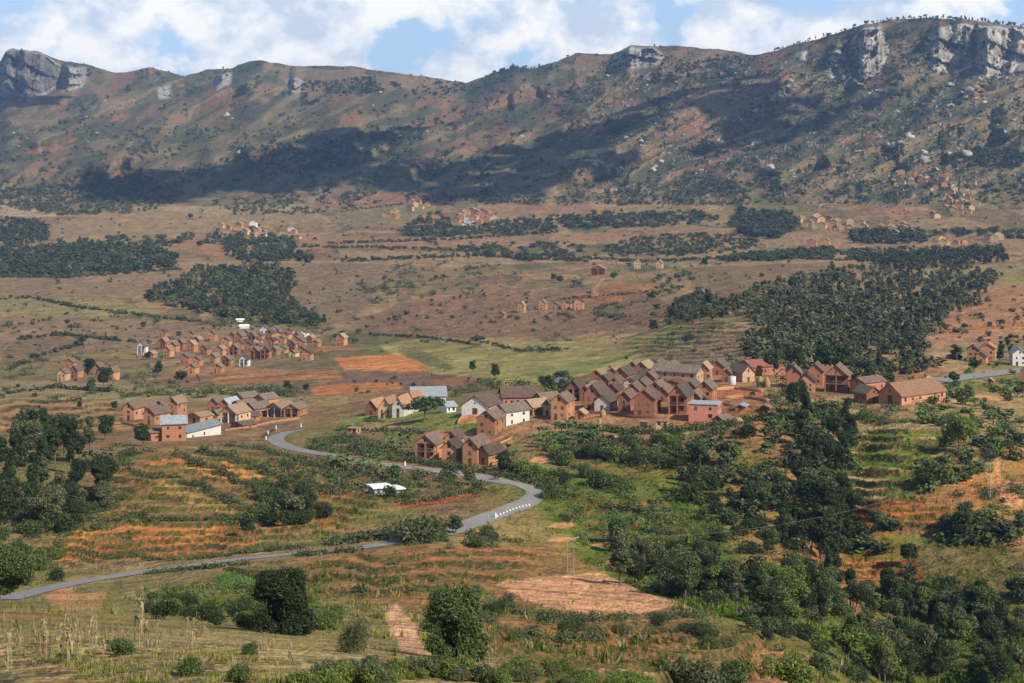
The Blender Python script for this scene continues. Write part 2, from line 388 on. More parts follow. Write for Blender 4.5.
wobu = 7*(fbm(UA/22, VA/9, 71, 3)-.5); wobv = 3.0*(fbm(UA/26, VA/12, 72, 3)-.5)
def paint(poly, col, a=1., wob=1., stripe=None, patch=None):
    x0, x1 = min(p[0] for p in poly)-6, max(p[0] for p in poly)+6
    ju = np.where((UA[0] > x0) & (UA[0] < x1))[0]; s = slice(ju[0], ju[-1]+1)
    U, V_ = UA[:, s]+wob*wobu[:, s], VA[:, s]+wob*wobv[:, s]
    m = inpoly(U, V_, poly).astype(float)
    m = blur(m, .8, 1)*a
    if patch: m = m*sstep(patch[0], patch[1], n3[:, s])
    Cs = C[:, s]
    Cs += m[..., None]*(np.array(col)-Cs)
    if stripe:
        per, col2, duty = stripe
        q = (VA[:, s]+7*(fbm(UA[:, s]/60, VA[:, s]/40, 91, 2)-.5)*2+UA[:, s]*.03)/per
        f = q-np.floor(q)
        # strips also end sideways: each strip has its own colour
        st = ((f < duty)).astype(float)
        Cs += (m*st)[..., None]*(np.array(col2)-Cs)
        h = hash2(np.floor(q), np.floor((UA[:, s]+20*hash2(np.floor(q), np.floor(q)*0, 5))/38), 8)
        Cs *= (1+m[..., None]*(h[..., None]-.5)*.35)
def line(pts, width, col, a=1.):
    d = polydist(UA+wobu*.3, VA*1.0+wobv*.4, pts)
    mixc(C, (sstep(width, width*.5, d)*a), col)

# far plain bands, seen almost edge on
for poly, c, a in [
    ([(0, 205), (40, 208), (60, 216), (0, 218)], PALE, .9),
    ([(50, 225), (110, 210), (200, 205), (300, 208), (330, 218), (220, 235), (60, 244)], TAN, .8),
    ([(120, 208), (280, 204), (320, 207), (200, 214)], (.36, .30, .17), .8),
    ([(60, 252), (200, 240), (225, 246), (225, 258), (180, 250)], (.38, .21, .12), .7),
    ([(0, 278), (200, 272), (240, 276), (170, 296), (0, 300)], (.27, .19, .12), .9),
    ([(0, 296), (110, 300), (170, 312), (100, 318), (0, 316)], (.27, .235, .11), .9),
    ([(0, 318), (90, 318), (230, 322), (330, 335), (250, 345), (0, 360)], (.27, .19, .115), .9),
    ([(0, 345), (60, 335), (90, 345), (0, 372)], PBR, .6),
    ([(280, 262), (420, 256), (440, 266), (380, 290), (350, 325), (300, 318), (285, 290)], (.25, .18, .11), .9),
    ([(300, 235), (420, 238), (520, 236), (640, 232), (640, 243), (430, 247), (300, 248)], (.36, .215, .13), .8),
    ([(340, 250), (560, 255), (640, 258), (640, 263), (340, 262)], TAN, .9),
    ([(480, 205), (560, 202), (640, 205), (600, 214), (500, 220)], (.34, .20, .12), .8),
    ([(340, 212), (400, 204), (450, 207), (400, 222), (345, 224)], (.22, .2, .10), .8),
    ([(345, 196), (385, 192), (470, 205), (420, 208), (350, 204)], (.32, .17, .12), .7),
    ([(600, 205), (700, 200), (740, 212), (730, 225), (640, 226)], TAN, .8),
    ([(640, 225), (1024, 240), (1024, 252), (800, 247), (650, 235)], (.33, .21, .13), .7),
    ([(700, 252), (1024, 256), (1024, 262), (840, 262), (700, 268)], (.36, .235, .14), .8),
    ([(700, 262), (830, 258), (840, 275), (760, 290), (690, 290)], (.23, .165, .095), .8),
    ([(920, 268), (1024, 262), (1024, 285), (990, 290), (900, 282)], (.28, .24, .11), .8),
    ([(945, 318), (1000, 285), (1024, 285), (1024, 348), (940, 350), (925, 340)], (.38, .21, .115), .95),
    ([(940, 330), (1024, 320), (1024, 328), (940, 336)], ORG, .7),
    ([(945, 345), (1024, 343), (1024, 352), (940, 352)], (.16, .17, .06), .7),
    ([(640, 130), (720, 120), (760, 122), (690, 150)], (.20, .12, .09), .6)]:
    paint(poly, c, a)
for q in [(690, 127, 18, 4), (630, 104, 9, 3), (350, 118, 12, 4), (430, 122, 22, 6), (120, 118, 12, 4), (65, 140, 12, 3), (40, 150, 16, 4), (74, 181, 8, 3), (120, 174, 16, 5), (655, 105, 9, 3), (600, 130, 8, 2),
          (845, 140, 8, 2), (178, 118, 10, 3), (265, 160, 8, 2), (330, 205, 16, 3), (730, 178, 16, 3)]:
    x, y, a, b = q
    paint([(x-a, y+b), (x-a*.4, y-b*.6), (x+a*.5, y-b), (x+a, y-b*.2), (x+a*.5, y+b*.9)], (.34, .16, .105), .65)
paint([(405, 124), (440, 110), (500, 92), (545, 88), (530, 100), (480, 112), (430, 128)], (.29, .175, .115), .8)
paint([(262, 66), (300, 68), (400, 76), (455, 86), (440, 92), (380, 84), (300, 78)], (.25, .20, .12), .8)
paint([(740, 60), (700, 50), (640, 52), (690, 62)], (.26, .19, .12), .7)
paint([(755, 95), (700, 115), (690, 118), (740, 92), (770, 78)], (.28, .20, .12), .6)
paint([(0, 62), (60, 66), (110, 78), (60, 82)], (.13, .14, .07), .4)
line([(822, 110), (812, 128), (806, 140)], 1.0, (.4, .24, .15), .8)
line([(300, 204), (318, 214), (330, 222)], 1.2, PALE, .9)
line([(0, 263), (110, 266), (240, 262), (330, 262), (460, 266), (560, 260), (690, 266), (840, 261), (1024, 258)], 1.6, (.42, .28, .17), .6)
line([(840, 243), (835, 252), (832, 258)], 2.2, (.45, .26, .15), .9)
line([(690, 257), (800, 256), (900, 254), (1024, 253)], 1.4, (.45, .28, .17), .8)
# valley
paint([(340, 332), (400, 303), (500, 290), (640, 288), (672, 308), (620, 330), (560, 338), (420, 338)], (.24, .155, .095), .95)
paint([(400, 300), (480, 285), (560, 288), (500, 300), (420, 312)], (.28, .17, .10), .6)
paint([(590, 285), (660, 282), (660, 290), (600, 292)], ORG, .6); paint([(575, 294), (620, 293), (625, 302), (585, 304)], ORG, .7)
line([(598, 296), (594, 290), (600, 283), (604, 278)], 1.5, PALE, .9)
paint([(380, 345), (430, 336), (520, 344), (600, 338), (668, 328), (700, 330), (640, 362), (590, 374), (560, 382), (500, 386), (470, 380), (430, 372), (400, 360)], RICE, .97, stripe=(3.2, (.26, .235, .09), .35))
paint([(440, 350), (560, 352), (600, 356), (560, 366), (480, 364)], (.29, .27, .095), .8)
paint([(500, 372), (560, 366), (620, 356), (600, 368), (560, 380)], RICE2, .7)
paint([(585, 345), (640, 333), (625, 345)], (.42, .30, .17), .7)
line([(370, 334), (430, 338), (480, 345), (460, 350)], 1.5, DGR, .7)
paint([(395, 350), (420, 350), (455, 366), (450, 370), (410, 362)], (.12, .14, .05), .8)
paint([(333, 358), (400, 354), (412, 360), (434, 368), (418, 372), (336, 369)], (.55, .235, .09), 1, .5)
paint([(315, 372), (432, 373), (490, 378), (492, 387), (440, 389), (400, 391), (330, 386)], (.185, .12, .085), .95)
paint([(312, 388), (340, 384), (400, 382), (403, 389), (316, 396)], ORG, .9, .6)
paint([(425, 380), (490, 376), (492, 383), (440, 386)], (.33, .155, .085), .6)
paint([(230, 352), (330, 352), (345, 372), (240, 372)], (.17, .16, .07), .9, stripe=(5, (.24, .15, .09), .4))
paint([(215, 372), (330, 368), (345, 381), (215, 384)], ORG, .85, stripe=(6.5, (.16, .125, .07), .4))
paint([(170, 367), (250, 366), (300, 372), (180, 376)], (.38, .2, .11), .7)
paint([(0, 380), (110, 383), (300, 396), (350, 396), (350, 406), (100, 401), (0, 398)], (.30, .235, .12), .8)
paint([(0, 402), (95, 404), (145, 418), (130, 430), (0, 432)], (.40, .205, .11), .9, stripe=(4.2, (.30, .24, .13), .4))
paint([(0, 432), (130, 430), (160, 446), (110, 452), (0, 446)], (.23, .15, .09), .9)
paint([(640, 352), (700, 325), (760, 318), (750, 330), (700, 350), (660, 368)], (.32, .21, .125), .9, stripe=(4.5, (.42, .26, .15), .3))
paint([(620, 372), (700, 362), (770, 360), (765, 350), (700, 350), (650, 368)], (.27, .19, .125), .8)
paint([(670, 318), (750, 315), (690, 350), (640, 360), (640, 345)], (.2, .2, .075), .5)
line([(600, 365), (640, 352), (700, 330), (730, 322)], 1.4, (.11, .15, .04), .8)
paint([(850, 354), (930, 352), (945, 375), (930, 388), (880, 388)], (.30, .19, .11), .5)
# village plateau
paint([(340, 418), (460, 405), (490, 420), (480, 432), (400, 428), (345, 430)], (.20, .22, .075), .9)
paint([(365, 420), (410, 424), (400, 430), (360, 428)], (.36, .25, .13), .8)
paint([(423, 434), (440, 431), (478, 432), (476, 438), (425, 440)], (.48, .27, .15), .9)
paint([(462, 416), (480, 416), (478, 424), (460, 424)], SAL, .9)
paint([(480, 432), (520, 420), (600, 412), (720, 418), (725, 425), (600, 425), (520, 435)], (.40, .24, .14), .75)
paint([(595, 430), (620, 426), (700, 428), (690, 434), (620, 438), (600, 437)], (.42, .29, .16), .9)
paint([(560, 385), (760, 372), (765, 395), (700, 415), (560, 415)], (.34, .19, .115), .8)
paint([(712, 388), (760, 390), (765, 398), (715, 396)], (.42, .16, .09), .85); paint([(725, 402), (770, 404), (772, 412), (730, 410)], (.36, .17, .10), .6)
paint([(783, 398), (860, 396), (850, 408), (800, 408)], (.36, .27, .15), .6)
line([(492, 459), (500, 448), (512, 441)], 2.2, (.45, .29, .17), .95)
# right slope terraces
paint([(838, 428), (900, 422), (950, 424), (960, 436), (850, 440)], (.36, .30, .16), .8)
paint([(845, 434), (950, 432), (955, 470), (905, 500), (850, 500)], (.15, .20, .045), .95, stripe=(9, (.52, .36, .20), .34))
paint([(852, 500), (940, 505), (960, 520), (935, 524), (852, 515)], (.42, .15, .075), .95, stripe=(6, (.20, .09, .05), .3)); paint([(852, 516), (940, 522), (1000, 538), (980, 545), (860, 530)], (.25, .13, .075), .8)
paint([(840, 560), (890, 560), (900, 584), (845, 586)], ORG, .9, stripe=(6, (.22, .10, .05), .35))
paint([(905, 545), (1024, 548), (1024, 600), (960, 612), (925, 600), (915, 570)], (.16, .13, .06), .9)  # dry slope painted darker: cloud shade put into the cover colour
paint([(985, 465), (1005, 480), (1024, 482), (1024, 512), (1005, 508), (990, 490)], SAL, .8, 1.5)
line([(996, 452), (998, 478), (1006, 498), (1012, 508)], 4, SAL, .8)
paint([(895, 560), (915, 560), (935, 590), (920, 600), (905, 585)], (.22, .08, .045), .8)
paint([(960, 390), (1024, 388), (1024, 420), (975, 405)], (.30, .24, .11), .7); paint([(975, 393), (1015, 400), (1010, 404), (975, 397)], SAL, .8)
paint([(920, 376), (1024, 376), (1024, 390), (930, 392)], (.17, .18, .06), .8)
# left farmland
paint([(110, 452), (190, 450), (260, 480), (250, 520), (120, 530), (60, 520)], (.255, .165, .085), .85)
paint([(45, 546), (75, 527), (240, 523), (264, 534), (252, 549), (180, 557), (60, 562)], (.45, .20, .09), .95, stripe=(8.5, (.19, .135, .07), .24))
paint([(108, 497), (140, 482), (215, 490), (228, 512), (225, 524), (100, 528)], (.20, .145, .075), .9)
paint([(155, 483), (178, 486), (240, 508), (238, 514), (200, 508), (150, 492)], (.42, .30, .13), .9, stripe=(5, (.26, .16, .08), .3))
paint([(180, 458), (214, 457), (268, 478), (266, 491), (232, 486), (180, 466)], (.50, .23, .10), .95, stripe=(5.5, (.36, .25, .10), .3))
paint([(140, 464), (180, 456), (190, 462), (150, 468)], ORG, .8)
paint([(230, 450), (255, 455), (300, 478), (300, 485), (270, 478)], (.26, .21, .09), .9, stripe=(6, ORG, .25))
paint([(280, 455), (300, 458), (330, 470), (315, 478), (290, 470)], (.38, .21, .11), .8)
paint([(118, 456), (142, 452), (140, 460), (122, 462)], (.13, .2, .04), .9)
paint([(305, 492), (345, 490), (350, 498), (300, 500)], ORG, .6); paint([(330, 505), (400, 492), (425, 494), (400, 502), (340, 512)], (.17, .18, .06), .8)
paint([(370, 510), (440, 495), (480, 492), (478, 497), (400, 512)], RED, .7)
paint([(300, 515), (380, 505), (430, 510), (380, 525), (320, 530)], (.18, .18, .07), .8)
paint([(270, 520), (300, 514), (350, 516), (330, 524), (275, 528)], ORG, .7)
paint([(258, 540), (330, 530), (370, 540), (300, 548)], (.21, .19, .085), .8)
# centre slopes
paint([(520, 485), (560, 470), (640, 478), (700, 500), (690, 560), (640, 575), (590, 550), (545, 520)], (.115, .145, .04), .8, 2)
paint([(590, 518), (620, 508), (655, 512), (650, 522), (600, 528)], (.07, .17, .035), .85)
paint([(625, 525), (652, 517), (640, 527)], SAL, .8)
for x, y in [(640, 505), (596, 480), (650, 462), (720, 450), (615, 527), (700, 555), (560, 525), (600, 545), (770, 575), (690, 535), (540, 460), (583, 505), (648, 545), (755, 560)]:
    a = random.uniform(7, 18); b = random.uniform(2, 4)
    paint([(x-a, y+b), (x-a*.4, y-b*.6), (x+a*.5, y-b), (x+a, y-b*.2), (x+a*.5, y+b*.9)], random.choice([SAL, ORG, (.42, .26, .15)]), .8, 1.5)
paint([(290, 560), (380, 548), (560, 545), (600, 575), (500, 585), (700, 612), (690, 640), (480, 640), (440, 610), (330, 600)], (.29, .165, .085), .75, 2)
paint([(150, 580), (300, 572), (330, 600), (200, 615)], (.24, .165, .085), .5, 2)
paint([(365, 566), (400, 552), (480, 545), (545, 548), (520, 562), (440, 570), (380, 575)], (.44, .205, .11), .9, 1.5, patch=(.3, .5))
paint([(340, 585), (400, 580), (395, 600), (340, 600)], (.42, .25, .14), .7, patch=(.35, .5))
paint([(494, 584), (520, 577), (575, 575), (603, 573), (640, 590), (684, 604), (640, 613), (590, 614), (545, 607)], (.56, .325, .20), 1, .9)
for x, y in [(455, 560), (520, 552), (400, 575), (470, 575), (540, 565), (350, 590), (430, 600), (465, 622), (520, 632), (600, 628), (660, 640), (610, 660), (700, 655), (560, 650), (340, 560), (300, 570), (620, 560), (560, 540)]:
    a = random.uniform(12, 30); b = random.uniform(2, 4.5)
    paint([(x-a, y+b), (x-a*.6, y-b*.3), (x-a*.1, y-b), (x+a*.5, y-b*.8), (x+a, y-b*.2), (x+a*.4, y+b*.9)], random.choice([SAL, ORG, (.42, .22, .13)]), .85, 2.6, patch=(.3, .48))
line([(500, 588), (560, 592), (600, 597), (650, 603), (680, 603)], 1.0, (.25, .13, .07), .7)
line([(598, 574), (588, 586), (578, 596)], 1.4, (.66, .42, .27), .9)
line([(684, 606), (715, 622), (740, 640), (765, 655), (775, 672)], 2.0, (.55, .36, .21), .9)
paint([(384, 614), (394, 603), (402, 612), (418, 622), (424, 642), (436, 652), (424, 660), (404, 656), (396, 640)], (.60, .37, .24), 1, 2.2)
paint([(440, 615), (700, 615), (790, 650), (800, 690), (560, 690), (460, 660)], (.26, .155, .08), .9, stripe=(13, (.40, .20, .10), .22))
paint([(480, 590), (520, 605), (600, 618), (560, 625), (470, 612)], (.15, .15, .055), .6)
paint([(745, 640), (800, 640), (822, 660), (815, 690), (760, 690)], (.45, .255, .135), .8, 2, patch=(.3, .5))
paint([(690, 610), (800, 632), (815, 645), (760, 645), (700, 625)], (.20, .17, .065), .8)
paint([(430, 590), (480, 585), (500, 600), (440, 605)], (.17, .17, .06), .6)
paint([(160, 590), (300, 575), (330, 590), (300, 620), (170, 620)], (.14, .15, .05), .7)
paint([(215, 576), (255, 570), (262, 584), (220, 588)], (.10, .2, .05), .9)
paint([(60, 596), (110, 590), (100, 610), (60, 610)], SAL, .5); paint([(40, 590), (75, 586), (80, 600), (50, 606)], SAL, .6)
# maize field on the near hill: dry stubble and weeds
fld = sstep(615, 645, VA-UA*.04)*(PY < 125)
mixc(C, fld*.85, (.36, .28, .15)); mixc(C, fld*sstep(.46, .56, fbm(wx/1.3, wy/3, 81, 4))*.75, (.13, .14, .045)); mixc(C, fld*sstep(.5, .58, fbm(wx/.7, wy/1.8, 82, 4))*.7, (.25, .14, .075)); mixc(C, fld*sstep(.54, .62, fbm(wx/.4, wy/1.0, 83, 4))*.6, (.50, .40, .24))
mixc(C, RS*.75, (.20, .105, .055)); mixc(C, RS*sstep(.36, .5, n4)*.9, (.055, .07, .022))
lum_ = C.mean(-1, keepdims=True); C = np.clip(lum_+(C-lum_)*(1.08+.17*sstep(900, 600, PY))[..., None], .008, .9); C[..., 0] *= 1.02
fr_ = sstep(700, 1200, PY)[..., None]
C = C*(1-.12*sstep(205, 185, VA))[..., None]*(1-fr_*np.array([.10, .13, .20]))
C *= (.80+.40*n4)[..., None]*(.85+.3*n3)[..., None]
C = np.clip(C, .01, .8)
tone = np.ones_like(VA); tone[(UA < 350)] = .62; tone[(UA >= 350) & (UA < 780)] = .5; tone[(UA > 905) | ((UA > 855) & (UA < 885))] = 1.25  # left cliff darkened: its shadow side is put into the rock tone
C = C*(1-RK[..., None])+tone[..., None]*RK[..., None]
rmask = np.clip(RK + mm*sstep(.655, .70, fbm(UA/3.6, VA/2.6, 99, 3))*.8*sstep(560, 700, UA+60*fbm(UA/50, VA/30, 98, 2))*(VA > 60), 0, 1)

nr, nc = PX.shape
V3 = np.stack([PX, PY, PZ], -1).reshape(-1, 3)
ii = (np.arange(nr-1)[:, None]*nc+np.arange(nc-1)[None]).ravel()
Fq = np.stack([ii, ii+1, ii+1+nc, ii+nc], 1)
t = NT('earth_and_grass')
P = t.coord(); a = t.attr('cover'); r = t.attr('rock')
f1 = t.noise(P, .9, 6, .65); f2 = t.noise(P, .12, 6, .6); f3 = t.noise(P, .02, 5, .6)
k = t.math('MULTIPLY', t.maprange(f1, .25, .75, .72, 1.28), t.maprange(f2, .25, .75, .72, 1.28))
k = t.math('MULTIPLY', k, t.maprange(f3, .3, .7, .88, 1.12))
c1 = t.scalecol(a.outputs['Color'], k)
weed = t.maprange(t.noise(P, .45, 5, .7), .56, .66, 0, .55)
c2 = t.mix(weed, c1, (.075, .085, .03))
vor = t.new('ShaderNodeMapping'); vor.inputs['Scale'].default_value = (1, 1, .22); t.link(P, vor.inputs[0])
rn = t.noise(vor.outputs[0], .06, 8, .68, .4)
rc = t.mix(t.maprange(rn, .36, .66, 0, 1), (.12, .11, .105), (.56, .50, .43))
rc = t.mix(t.maprange(t.noise(vor.outputs[0], .025, 4, .6), .5, .62, 0, .7), rc, (.2, .16, .12))
rc = t.mix(t.maprange(r.outputs['Fac'], .85, 1., 0, 1), rc, t.mix(1., rc, a.outputs['Color'], 'MULTIPLY'))
crk = t.noise(vor.outputs[0], .16, 6, .7, .8); rc = t.mix(t.maprange(crk, .47, .38, 0, .7), rc, (.05, .05, .055))
t.link(t.mix(r.outputs['Fac'], c2, rc), t.b.inputs['Base Color'])
hb = t.math('ADD', t.math('MULTIPLY', f1, .5), t.math('MULTIPLY', f2, 3.0))
hb = t.math('ADD', hb, t.math('MULTIPLY', t.noise(P, .028, 7, .62), 16.))
hb = t.math('ADD', hb, t.math('MULTIPLY', t.math('MULTIPLY', rn, r.outputs['Fac']), 18.))
t.bump(hb, .8, 1.0)
M_earth = t.m
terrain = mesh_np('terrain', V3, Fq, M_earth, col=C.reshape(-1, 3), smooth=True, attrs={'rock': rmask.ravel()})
tag(terrain, 'farmed valley, red earth slopes and rocky mountain range', 'terrain', kind='structure')
# ------------------------------------------------------------------ haze and clouds
hv = bpy.data.materials.new('thin_air'); hv.use_nodes = True
for n in list(hv.node_tree.nodes):
    if n.type == 'BSDF_PRINCIPLED': hv.node_tree.nodes.remove(n)
pv = hv.node_tree.nodes.new('ShaderNodeVolumePrincipled')
pv.inputs['Color'].default_value = (.36, .58, 1, 1); pv.inputs['Density'].default_value = 5.6e-5; pv.inputs['Anisotropy'].default_value = .0
hv.node_tree.links.new(pv.outputs[0], hv.node_tree.nodes['Material Output'].inputs['Volume'])
x0, x1, y0, y1, z0, z1 = -5200, 5200, -60, 9300, float(PZ.min())-1.5, float(PZ.max())+25
bv = [(x, y, z) for x in (x0, x1) for y in (y0, y1) for z in (z0, z1)]
bf = [(0, 1, 3, 2), (4, 6, 7, 5), (0, 4, 5, 1), (2, 3, 7, 6), (0, 2, 6, 4), (1, 5, 7, 3)]
hz = mesh_np('haze', bv, bf, hv); tag(hz, 'thin blue haze over the whole valley', 'haze', kind='stuff')

ICO = {}
def ico(sub):
    if sub not in ICO:
        import bmesh
        bm = bmesh.new(); bmesh.ops.create_icosphere(bm, subdivisions=sub, radius=1)
        bm.verts.ensure_lookup_table()
        ICO[sub] = (np.array([v.co[:] for v in bm.verts]), np.array([[v.index for v in f.verts] for f in bm.faces])); bm.free()
    return ICO[sub]
t = NT('cloud_white'); t.b.inputs['Base Color'].default_value = (.85, .85, .86, 1); M_cloud = t.m
def cloud(poly, n, rad, seed, hc=1500):
    rg = np.random.default_rng(seed); poly = np.array(poly, float)
    lo, hi = poly.min(0), poly.max(0); V = []; Fc = []; k = 0; iv, fc = ico(2)
    tries = 0
    while k < n and tries < n*12:
        tries += 1
        u, v = lo+(hi-lo)*rg.random(2)
        if not inpoly(np.array([u]), np.array([v]), [tuple(p) for p in poly])[0]: continue
        p = VG(np.array([u]), np.array([v]))[0]
        if fbm(np.array([p[0]/170.]), np.array([p[1]/260.]), 7+seed, 3)[0] < .40: continue
        c = p+SUN*(hc-p[2])/SUN[2]
        r = rad*rg.uniform(.5, 1.25)
        s = iv*np.array([1, 1.25, .7])*r*(1+.22*(vnoise(iv[:, :1]*2.5+k, iv[:, 1:2]*2.5+iv[:, 2:3]*1.7, k)-.5)*2)
        V.append(s+c+[0, 0, rg.uniform(-.5, 1)*rad]); Fc.append(fc+len(iv)*k); k += 1
    o = mesh_np('cloud', np.vstack(V), np.vstack(Fc), M_cloud, smooth=True)
    return tag(o, 'white cumulus cloud drifting high over the valley', 'cloud', 'clouds high over the valley', kind='structure')
cloud([(92, 191), (130, 180), (200, 172), (260, 166), (305, 152), (345, 132), (395, 134), (425, 128), (445, 132), (420, 152), (395, 172), (350, 180), (300, 186), (200, 202), (120, 202)], 420, 34, 1)
cloud([(372, 178), (430, 172), (480, 158), (500, 152), (545, 140), (600, 126), (650, 104), (700, 86), (745, 72), (770, 80), (765, 110), (720, 140), (680, 150), (640, 160), (590, 176), (540, 190), (500, 202), (455, 207), (400, 192)], 240, 27, 2)
cloud([(745, 118), (765, 104), (830, 95), (905, 92), (880, 108), (830, 126), (790, 140), (745, 156), (700, 160), (720, 140)], 50, 20, 3)
cloud([(0, 88), (30, 98), (70, 96), (60, 104), (20, 108), (-20, 100)], 50, 22, 5)

# ------------------------------------------------------------------ roads
def catmull(pts, n):
    pts = [np.array(p, float) for p in pts]; P_ = [2*pts[0]-pts[1]]+pts+[2*pts[-1]-pts[-2]]; out = []
    for i in range(1, len(P_)-2):
        for k in range(n):
            s = k/n; a, b, c, d = P_[i-1:i+3]
            out.append(.5*((2*b)+(c-a)*s+(2*a-5*b+4*c-d)*s*s+(3*b-3*c+d-a)*s**3))
    return out+[pts[-1]]
ROAD_XY = []
def ribbon(name, px, width, lift, mat, label, n=10, across=7):
    pts = [G(u, v) for u, v in px]
    c = catmull([p[:2] for p in pts], n); V = []; Fc = []
    step = [c[0]]
    c = np.array(c)
    # smooth the line once more
    for _ in range(3): c[1:-1] = .25*c[:-2]+.5*c[1:-1]+.25*c[2:]
    for i in range(len(c)):
        d = c[min(i+1, len(c)-1)]-c[max(i-1, 0)]; d /= np.linalg.norm(d)+1e-9; nrm = np.array([d[1], -d[0]])
        zs = [GZ(*(c[i]+nrm*width*(k/(across-1)-.5))) for k in range(across)]
        for k in range(across):
            q = c[i]+nrm*width*(k/(across-1)-.5)
            V.append((q[0], q[1], zs[k]+lift))
        ROAD_XY.append((name, c[i], nrm, width, max(zs)))
    for i in range(len(c)-1):
        for k in range(across-1):
            a = i*across+k; Fc.append((a, a+1, a+1+across, a+across))
    o = mesh_np(name, V, Fc, mat, smooth=True); tag(o, label, 'road', kind='structure'); return o
t = NT('worn_tarmac'); P = t.coord()
t.link(t.mix(t.maprange(t.noise(P, .5, 5, .6), .3, .7, 0, 1), (.22, .215, .205), (.29, .28, .265)), t.b.inputs['Base Color']); t.bump(t.noise(P, 8, 3), .2, .03); M_tar = t.m
ribbon('road', ROAD_PX, 4.9, .1, M_tar, 'winding grey tarmac road through the fields', 14)
ribbon('road', [(905, 388), (925, 383), (948, 380), (970, 377), (995, 374), (1024, 371), (1060, 368)], 8.5, .3, M_tar, 'pale stretch of road at the far right past the brick houses', 10)

# ------------------------------------------------------------------ materials for buildings
def wallmat(name, c1, c2, c3, rough=.9):
    t = NT(name); P = t.coord(); oi = t.new('ShaderNodeObjectInfo')
    base = t.mix(t.maprange(t.noise(P, .7, 5, .6), .32, .68, 0, 1), c1, c2)
    base = t.mix(t.maprange(t.noise(P, 1.6, 6, .75), .48, .62, 0, .8), base, c3)
    base = t.mix(t.maprange(t.noise(P, .35, 4, .7), .5, .62, 0, .45), base, tuple(min(.85, 1.35*x) for x in c1))
    base = t.scalecol(base, t.maprange(oi.outputs['Random'], 0, 1, .72, 1.2))
    t.link(base, t.b.inputs['Base Color']); t.b.inputs['Roughness'].default_value = rough
    br = t.new('ShaderNodeTexBrick'); br.inputs['Scale'].default_value = 2.2; t.link(P, br.inputs['Vector'])
    t.bump(br.outputs['Fac'], .25, .03); return t.m
MW = {'brick': wallmat('red_brick', (.41, .18, .105), (.33, .135, .08), (.22, .105, .07)),
      'orange': wallmat('orange_mud_brick', (.50, .26, .14), (.42, .20, .105), (.29, .145, .085)),
      'cream': wallmat('cream_mud_plaster', (.56, .40, .24), (.48, .33, .20), (.36, .23, .14)),
      'pink': wallmat('pink_plaster', (.50, .21, .14), (.45, .18, .13), (.36, .15, .11)),
      'white': wallmat('whitewash', (.78, .77, .74), (.68, .66, .62), (.48, .42, .36)),
      'grey': wallmat('grey_concrete', (.45, .45, .43), (.38, .38, .37), (.28, .27, .26)),
      'yellow': wallmat('yellow_mud_plaster', (.58, .38, .15), (.50, .32, .14), (.36, .22, .12))}
def roofmat(name, a, b, c):
    t = NT(name); P = t.coord(); oi = t.new('ShaderNodeObjectInfo')
    base = t.mix(t.maprange(t.noise(P, .8, 6, .7), .35, .65, 0, 1), a, b)
    base = t.mix(t.maprange(t.noise(P, 1.5, 5, .75), .52, .60, 0, .85), base, c)
    base = t.mix(t.maprange(t.noise(P, 3.5, 4, .75), .54, .60, 0, .6), base, tuple(.45*x for x in b))
    base = t.scalecol(base, t.maprange(oi.outputs['Random'], 0, 1, .6, 1.35))
    t.link(base, t.b.inputs['Base Color'])
    w = t.new('ShaderNodeTexWave'); w.inputs['Scale'].default_value = 1.6; w.inputs['Distortion'].default_value = .6; t.link(P, w.inputs['Vector'])
    t.bump(w.outputs['Fac'], .4, .06); return t.m
MR = {'tile': roofmat('weathered_clay_tiles', (.165, .115, .09), (.10, .075, .065), (.27, .17, .11)),
      'thatch': roofmat('grey_thatch', (.17, .135, .105), (.11, .09, .075), (.25, .20, .14)),
      'orange': roofmat('orange_clay_tiles', (.40, .225, .13), (.33, .18, .11), (.24, .14, .095)),
      'red': roofmat('red_clay_tiles', (.30, .11, .075), (.22, .085, .06), (.36, .17, .12)),
      'tan': roofmat('pale_tiles', (.36, .255, .16), (.28, .20, .13), (.20, .14, .10)),
      'tin': roofmat('blue_grey_tin', (.30, .335, .37), (.23, .26, .29), (.38, .40, .42)),
      'white': roofmat('white_tin', (.75, .77, .78), (.68, .70, .72), (.6, .6, .6))}
def flat(name, c, rough=.8):
    t = NT(name); P = t.coord(); t.link(t.scalecol(c, t.maprange(t.noise(P, 3, 3), .3, .7, .8, 1.2)), t.b.inputs['Base Color']); t.b.inputs['Roughness'].default_value = rough; return t.m
M_dark = flat('dark_shutter_wood', (.035, .028, .024), .6); M_wood = flat('brown_door_wood', (.12, .065, .04)); M_frame = flat('pale_timber', (.24, .17, .12))
M_shut = flat('brown_shutter', (.10, .06, .04)); M_blueg = flat('grey_blue_shutter', (.10, .12, .13))
M_rail = flat('grey_timber', (.20, .17, .15))

